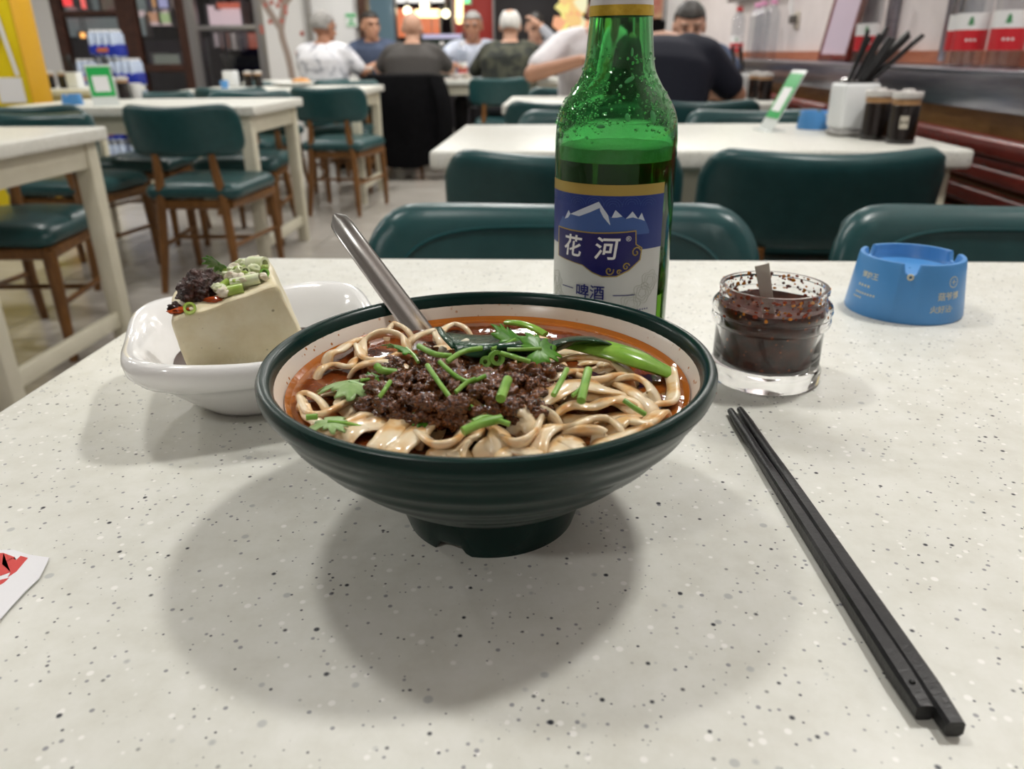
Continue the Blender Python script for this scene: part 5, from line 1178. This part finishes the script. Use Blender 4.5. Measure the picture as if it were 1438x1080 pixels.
def person(label, x, y, rz, lean, shirt, skin, hair, arms, head=(0, 0), sleeve='short', fat=1.0, group=None, brow=M_HBLK, z0=0, hoff=(0, 0, 0), sc=1.0):
    t = thing('person', label, 'person', (x, y, z0), rz); t.scale = (sc,)*3
    sl, cl = math.sin(lean), math.cos(lean); P = Vector((0, .02, .52)); up = Vector((0, -sl, cl))
    S = P + up*.43; Nk = P + up*.485; l2 = lean*.45; hu = Vector((0, -math.sin(l2), math.cos(l2))); Hc = Nk + hu*.112 + Vector((0, -.025, 0)) + Vector(hoff)
    Rh = Matrix.Rotation(head[0], 3, 'Z') @ Matrix.Rotation(head[1], 3, 'X')
    b = MB(); f = fat
    b.tube([P-up*.06, P, P+up*.12, P+up*.24, P+up*.36, P+up*.43, P+up*.475, P+up*.50], [.13*f, .165*f, .150*f, .160*f, .178*f, .165, .10, .06], 20, flat=.66, up=(0, 1, 0))
    b.capsule(Nk-up*.03, Hc-Vector((0, -.01, .05)), .058, .054, 12)
    def hp(v): return Hc + Rh @ Vector(v)
    b.ball(hp((0, .012, .025)), (.077, .096, .092), 20, 14, R=Rh); b.ball(hp((0, -.020, -.045)), (.060, .072, .068), 16, 10, R=Rh); b.ball(hp((0, -.062, -.090)), (.030, .028, .024), 12, 8, R=Rh)
    b.capsule(hp((0, -.088, .012)), hp((0, -.108, -.030)), .008, .0135, 8); b.ball(hp((0, -.083, -.066)), (.026, .016, .013), 12, 8, R=Rh)
    b.capsule(hp((-.04, -.078, .028)), hp((.04, -.078, .028)), .012, .012, 8)
    for s_ in (-1, 1): b.ball(hp((s_*.079, .008, -.008)), (.010, .022, .034), 10, 8, R=Rh); b.ball(hp((s_*.036, -.070, -.030)), (.022, .018, .020), 10, 8, R=Rh)
    sh = MB()
    sh.tube([P-up*.07, P, P+up*.12, P+up*.24, P+up*.36, P+up*.43, P+up*.478], [.155*f, .182*f, .176*f, .180*f, .193*f, .178, .098], 20, flat=.70, up=(0, 1, 0))
    hands = []
    for s_, arm in zip((-1, 1), arms):
        J = S + Vector((s_*.175, 0, -.015)); E, H = Vector(arm[0]), Vector(arm[1])
        b.capsule(J, E, .052, .040, 12); b.capsule(E, H, .040, .027, 12)
        sh.capsule(S + Vector((s_*.10, 0, .005)), J, .070, .070, 12)
        if sleeve == 'short': M_ = J.lerp(E, .72); sh.capsule(J, M_, .070, .066, 12)
        else: sh.capsule(J, E, .068, .056, 12); sh.capsule(E, E.lerp(H, .88), .056, .042, 12)
        d = (H-E).normalized(); sd = d.cross(Vector((0, 0, 1))).normalized(); nn = sd.cross(d); pc = H + d*.045
        b.ball(pc, (.040, .048, .017), 12, 8, R=Matrix((sd, d, nn)).transposed())
        for q, ln in zip((-1.5, -.5, .5, 1.5), (.060, .072, .076, .066)):
            k0 = pc + d*.035 + sd*(q*.0205); k1 = k0 + d*ln*.5 + sd*(q*.004) - nn*.008; k2 = k1 + d*ln*.42 - nn*.024
            b.capsule(k0, k1, .0095, .009, 8); b.capsule(k1, k2, .009, .0078, 8)
        tb = pc - d*.02 - sd*(s_*.034); tm = tb + d*.03 - sd*(s_*.026) - nn*.006; b.capsule(tb, tm, .013, .011, 8); b.capsule(tm, tm + d*.032 - sd*(s_*.004) - nn*.01, .011, .009, 8)
    tr = MB()
    for s_ in (-1, 1):
        hip, kn, an = P + Vector((s_*.09, 0, -.02)), Vector((s_*.12, -.40, .49)), Vector((s_*.13, -.36, .10))
        b.capsule(hip, kn, .075, .055, 12); b.capsule(kn, an, .052, .036, 12); b.capsule(an + Vector((0, .03, -.05)), an + Vector((0, -.13, -.065)), .036, .03, 10)
        tr.capsule(hip, kn, .092, .070, 12); tr.capsule(kn, an + Vector((0, 0, -.01)), .068, .055, 12)
    tr.ball(P-Vector((0, 0, .01)), (.175*f, .135*f, .09), 16, 10)
    bo = bpy.data.objects.new('body', remesh(b, .0062, 3)); COL.objects.link(bo); bo.parent = t; bo.data.materials.append(skin)
    so_ = bpy.data.objects.new('shirt', remesh(sh, .014, 6)); COL.objects.link(so_); so_.parent = t; so_.data.materials.append(shirt)
    to_ = bpy.data.objects.new('trousers', remesh(tr, .02, 5)); COL.objects.link(to_); to_.parent = t; to_.data.materials.append(M_JEAN)
    for s_ in (-1, 1):
        MB().ball(hp((s_*.032, -.086, .004)), (.0115, .006, .0065), 10, 6, R=Rh).obj('eye', M_EYE, t); MB().capsule(hp((s_*.018, -.093, .026)), hp((s_*.050, -.082, .027)), .005, .0035, 8).obj('eyebrow', brow, t)
        MB().box((s_*.13, -.43, .035), (.095, .25, .07)).obj('shoe', M_BLK, t, bevel=.03, bseg=3)
    MB().ball(hp((0, -.099, -.066)), (.020, .004, .004), 10, 6, R=Rh).obj('mouth', M_LIP, t)
    style, hm = hair
    if style != 'none':
        hb = MB(); hb.ball((0, 0, 0), 1, 40, 30); keep = []; R2 = (.084, .104, .100)
        def ok(v):
            if style == 'full': return v[2] > -.42 and (v[1] > -.30 or v[2] > .30) and not (abs(v[0]) > .8 and v[1] < .05 and v[2] < -.1)
            if style == 'crop': return v[2] > -.25 and (v[1] > -.15 or v[2] > .36)
            if style == 'ring': return -.6 < v[2] < .85 and v[1] > -.35 and (Vector(v)-Vector((0, .60, .80))).length > .45
            return v[2] > -.3
        f2 = [q for q in hb.f if all(ok(hb.v[i]) for i in q)]; used = sorted({i for q in f2 for i in q}); mp = {i: k for k, i in enumerate(used)}
        vv = []
        for i in used:
            v = Vector(hb.v[i]); k = 1 + .03*noise.noise(v*4) + .02*noise.noise(v*11); vv.append(hp((v.x*R2[0]*k, .012+v.y*R2[1]*k, .026+v.z*R2[2]*k)))
        h = MB().add(vv, [tuple(mp[i] for i in q) for q in f2]).obj('hair', hm, t, angle=80); sm = h.modifiers.new('t', 'SOLIDIFY'); sm.thickness = .014; sm.offset = -1
    return t
def table_arms(dx=.22, hx=.10, fy=-.34, hz=.795): return (((-dx-.04, -.16, .83), (-hx, fy, hz)), ((dx+.04, -.16, .83), (hx, fy, hz)))
M_PATT = noisy('white_patterned_shirt', (.70, .70, .74), (.26, .27, .32), 14, .8, .50, .62)
M_GREYT = mat('charcoal_tee', (.060, .055, .052), .85); M_CAMO = noisy('camouflage_jacket', (.022, .026, .022), (.07, .072, .05), 12, .85, .45, .6); M_BLUET = mat('slate_blue_polo', (.055, .075, .13), .85)
M_LBLUE = noisy('light_blue_shirt', (.42, .46, .56), (.52, .56, .66), 18, .8); M_WTEE = noisy('white_tee', (.66, .63, .66), (.72, .70, .72), 7, .8, stretch=(6, 6, .6)); M_NAVY = mat('navy_tee', (.010, .012, .024), .85); M_LGREY = mat('light_grey_shirt', (.33, .34, .38), .85)
def pX(px, Y): return atY(px, 74, Y).x
person('man with grey hair in a white patterned shirt, back turned, elbows on the table', pX(452, 6.75), 6.75, PI-.25, .12, M_PATT, M_SK3, ('full', M_HGREY), (((-.28, -.12, .79), (-.16, -.34, .795)), ((.26, -.14, .79), (.12, -.36, .795))), (-.35, .1), fat=1.15, sc=1.04)
person('bald man in a charcoal tee shirt, back turned, sitting before the black jacket', pX(578, 6.88), 6.88, PI+.05, .22, M_GREYT, M_SK2, ('none', None), (((-.29, -.16, .80), (-.16, -.36, .795)), ((.29, -.16, .80), (.18, -.36, .795))), (0, .25), fat=1.22, sc=1.04)
person('man in a slate blue polo shirt with short dark hair, turning his head', pX(525, 8.0), 8.05, -.15, .10, M_BLUET, M_SK1, ('crop', M_HBLK), table_arms(), (.75, -.05), sc=1.08)
person('man with short grey hair in a light blue shirt, leaning on the table', pX(665, 8.05), 8.05, .10, .28, M_LBLUE, M_SK3, ('crop', M_HGREY), (((-.34, -.20, .80), (-.16, -.44, .795)), ((.28, -.20, .80), (.10, -.44, .795))), (-.15, .05), sleeve='long', brow=M_HGREY, sc=1.08)
person('white-haired man with a bald crown in a camouflage jacket, back turned', pX(715, 6.82), 6.84, PI-.05, .16, M_CAMO, M_SK2, ('ring', M_HWHITE), (((-.30, -.14, .79), (-.2, -.34, .795)), ((.30, -.14, .79), (.2, -.34, .795))), (0, .25), sleeve='long', fat=1.25, sc=1.04)
person('man in a light grey shirt holding his hand to his forehead', pX(752, 8.1), 8.1, .0, .22, M_LGREY, M_SK2, ('crop', M_HBLK), (((-.26, -.2, .79), (-.10, -.40, .795)), ((.24, -.32, .92), (.055, -.27, 1.11))), (.2, .3), sleeve='long', sc=1.06)
person('man in a white tee shirt bent over the table, forearm raised to his face', pX(836, 4.55), 4.60, .12, .30, M_WTEE, M_SK1, ('full', M_HBLK), (((-.34, -.24, .79), (-.12, -.36, .85)), ((.28, -.26, .80), (.10, -.40, .80))), (0, .4), fat=1.08, sc=1.08, hoff=(0, -.10, -.03))
person('person in a navy tee shirt hunched forward, back turned, elbow on table', pX(922, 3.42), 3.42, PI-.30, .34, M_NAVY, M_SK1, ('full', M_HBLK), (((-.30, -.22, .76), (-.10, -.40, .76)), ((.27, -.20, .76), (.14, -.40, .76))), (0, .9), fat=1.15, sc=1.03, hoff=(0, -.22, -.24))
person('dark-haired person facing the person in navy, face lowered', pX(964, 4.60), 4.66, -.05, .22, M_BLUET, M_SK2, ('full', M_HBLK), table_arms(), (0, .25), hoff=(0, -.02, -.03))
# black jacket over the chair back
jk = thing('black_jacket', 'long black jacket hung over the chair of the bald man', 'jacket', (-1.26, 6.50, 0)); jk.scale = (1.16, 1, 1); M_JK = noisy('black_cloth', (.003, .003, .0035), (.005, .005, .006), 30, .95, spec=.1)
v = []; n = 60; rows = [(.815, .20, .02), (.80, .255, .055), (.70, .275, .075), (.55, .29, .085), (.40, .30, .085), (.25, .315, .09), (.12, .32, .09)]
for k, (z, hw, hd) in enumerate(rows):
    for i in range(n):
        a = 2*PI*i/n; fl_ = 1 + (.05*math.sin(9*a+k*.3) + .04*math.sin(17*a+1))*min(1, k/3)
        v.append((hw*math.copysign(abs(math.cos(a))**.7, math.cos(a))*fl_, -.02+hd*math.sin(a)*fl_*1.3, z + (.02*math.sin(5*a) if k == 6 else 0)))
f = [(j*n+i, j*n+(i+1) % n, (j+1)*n+(i+1) % n, (j+1)*n+i) for j in range(6) for i in range(n)] + [tuple(range(n-1, -1, -1))]
MB().add(v, f).obj('jacket_back', M_JK, jk)
for s_ in (-1, 1): MB().tube(spline([(s_*.24, -.06, .78), (s_*.29, -.13, .62), (s_*.30, -.14, .42), (s_*.29, -.13, .28)], 6), .055, 12, flat=.6).obj('sleeve', M_JK, jk)
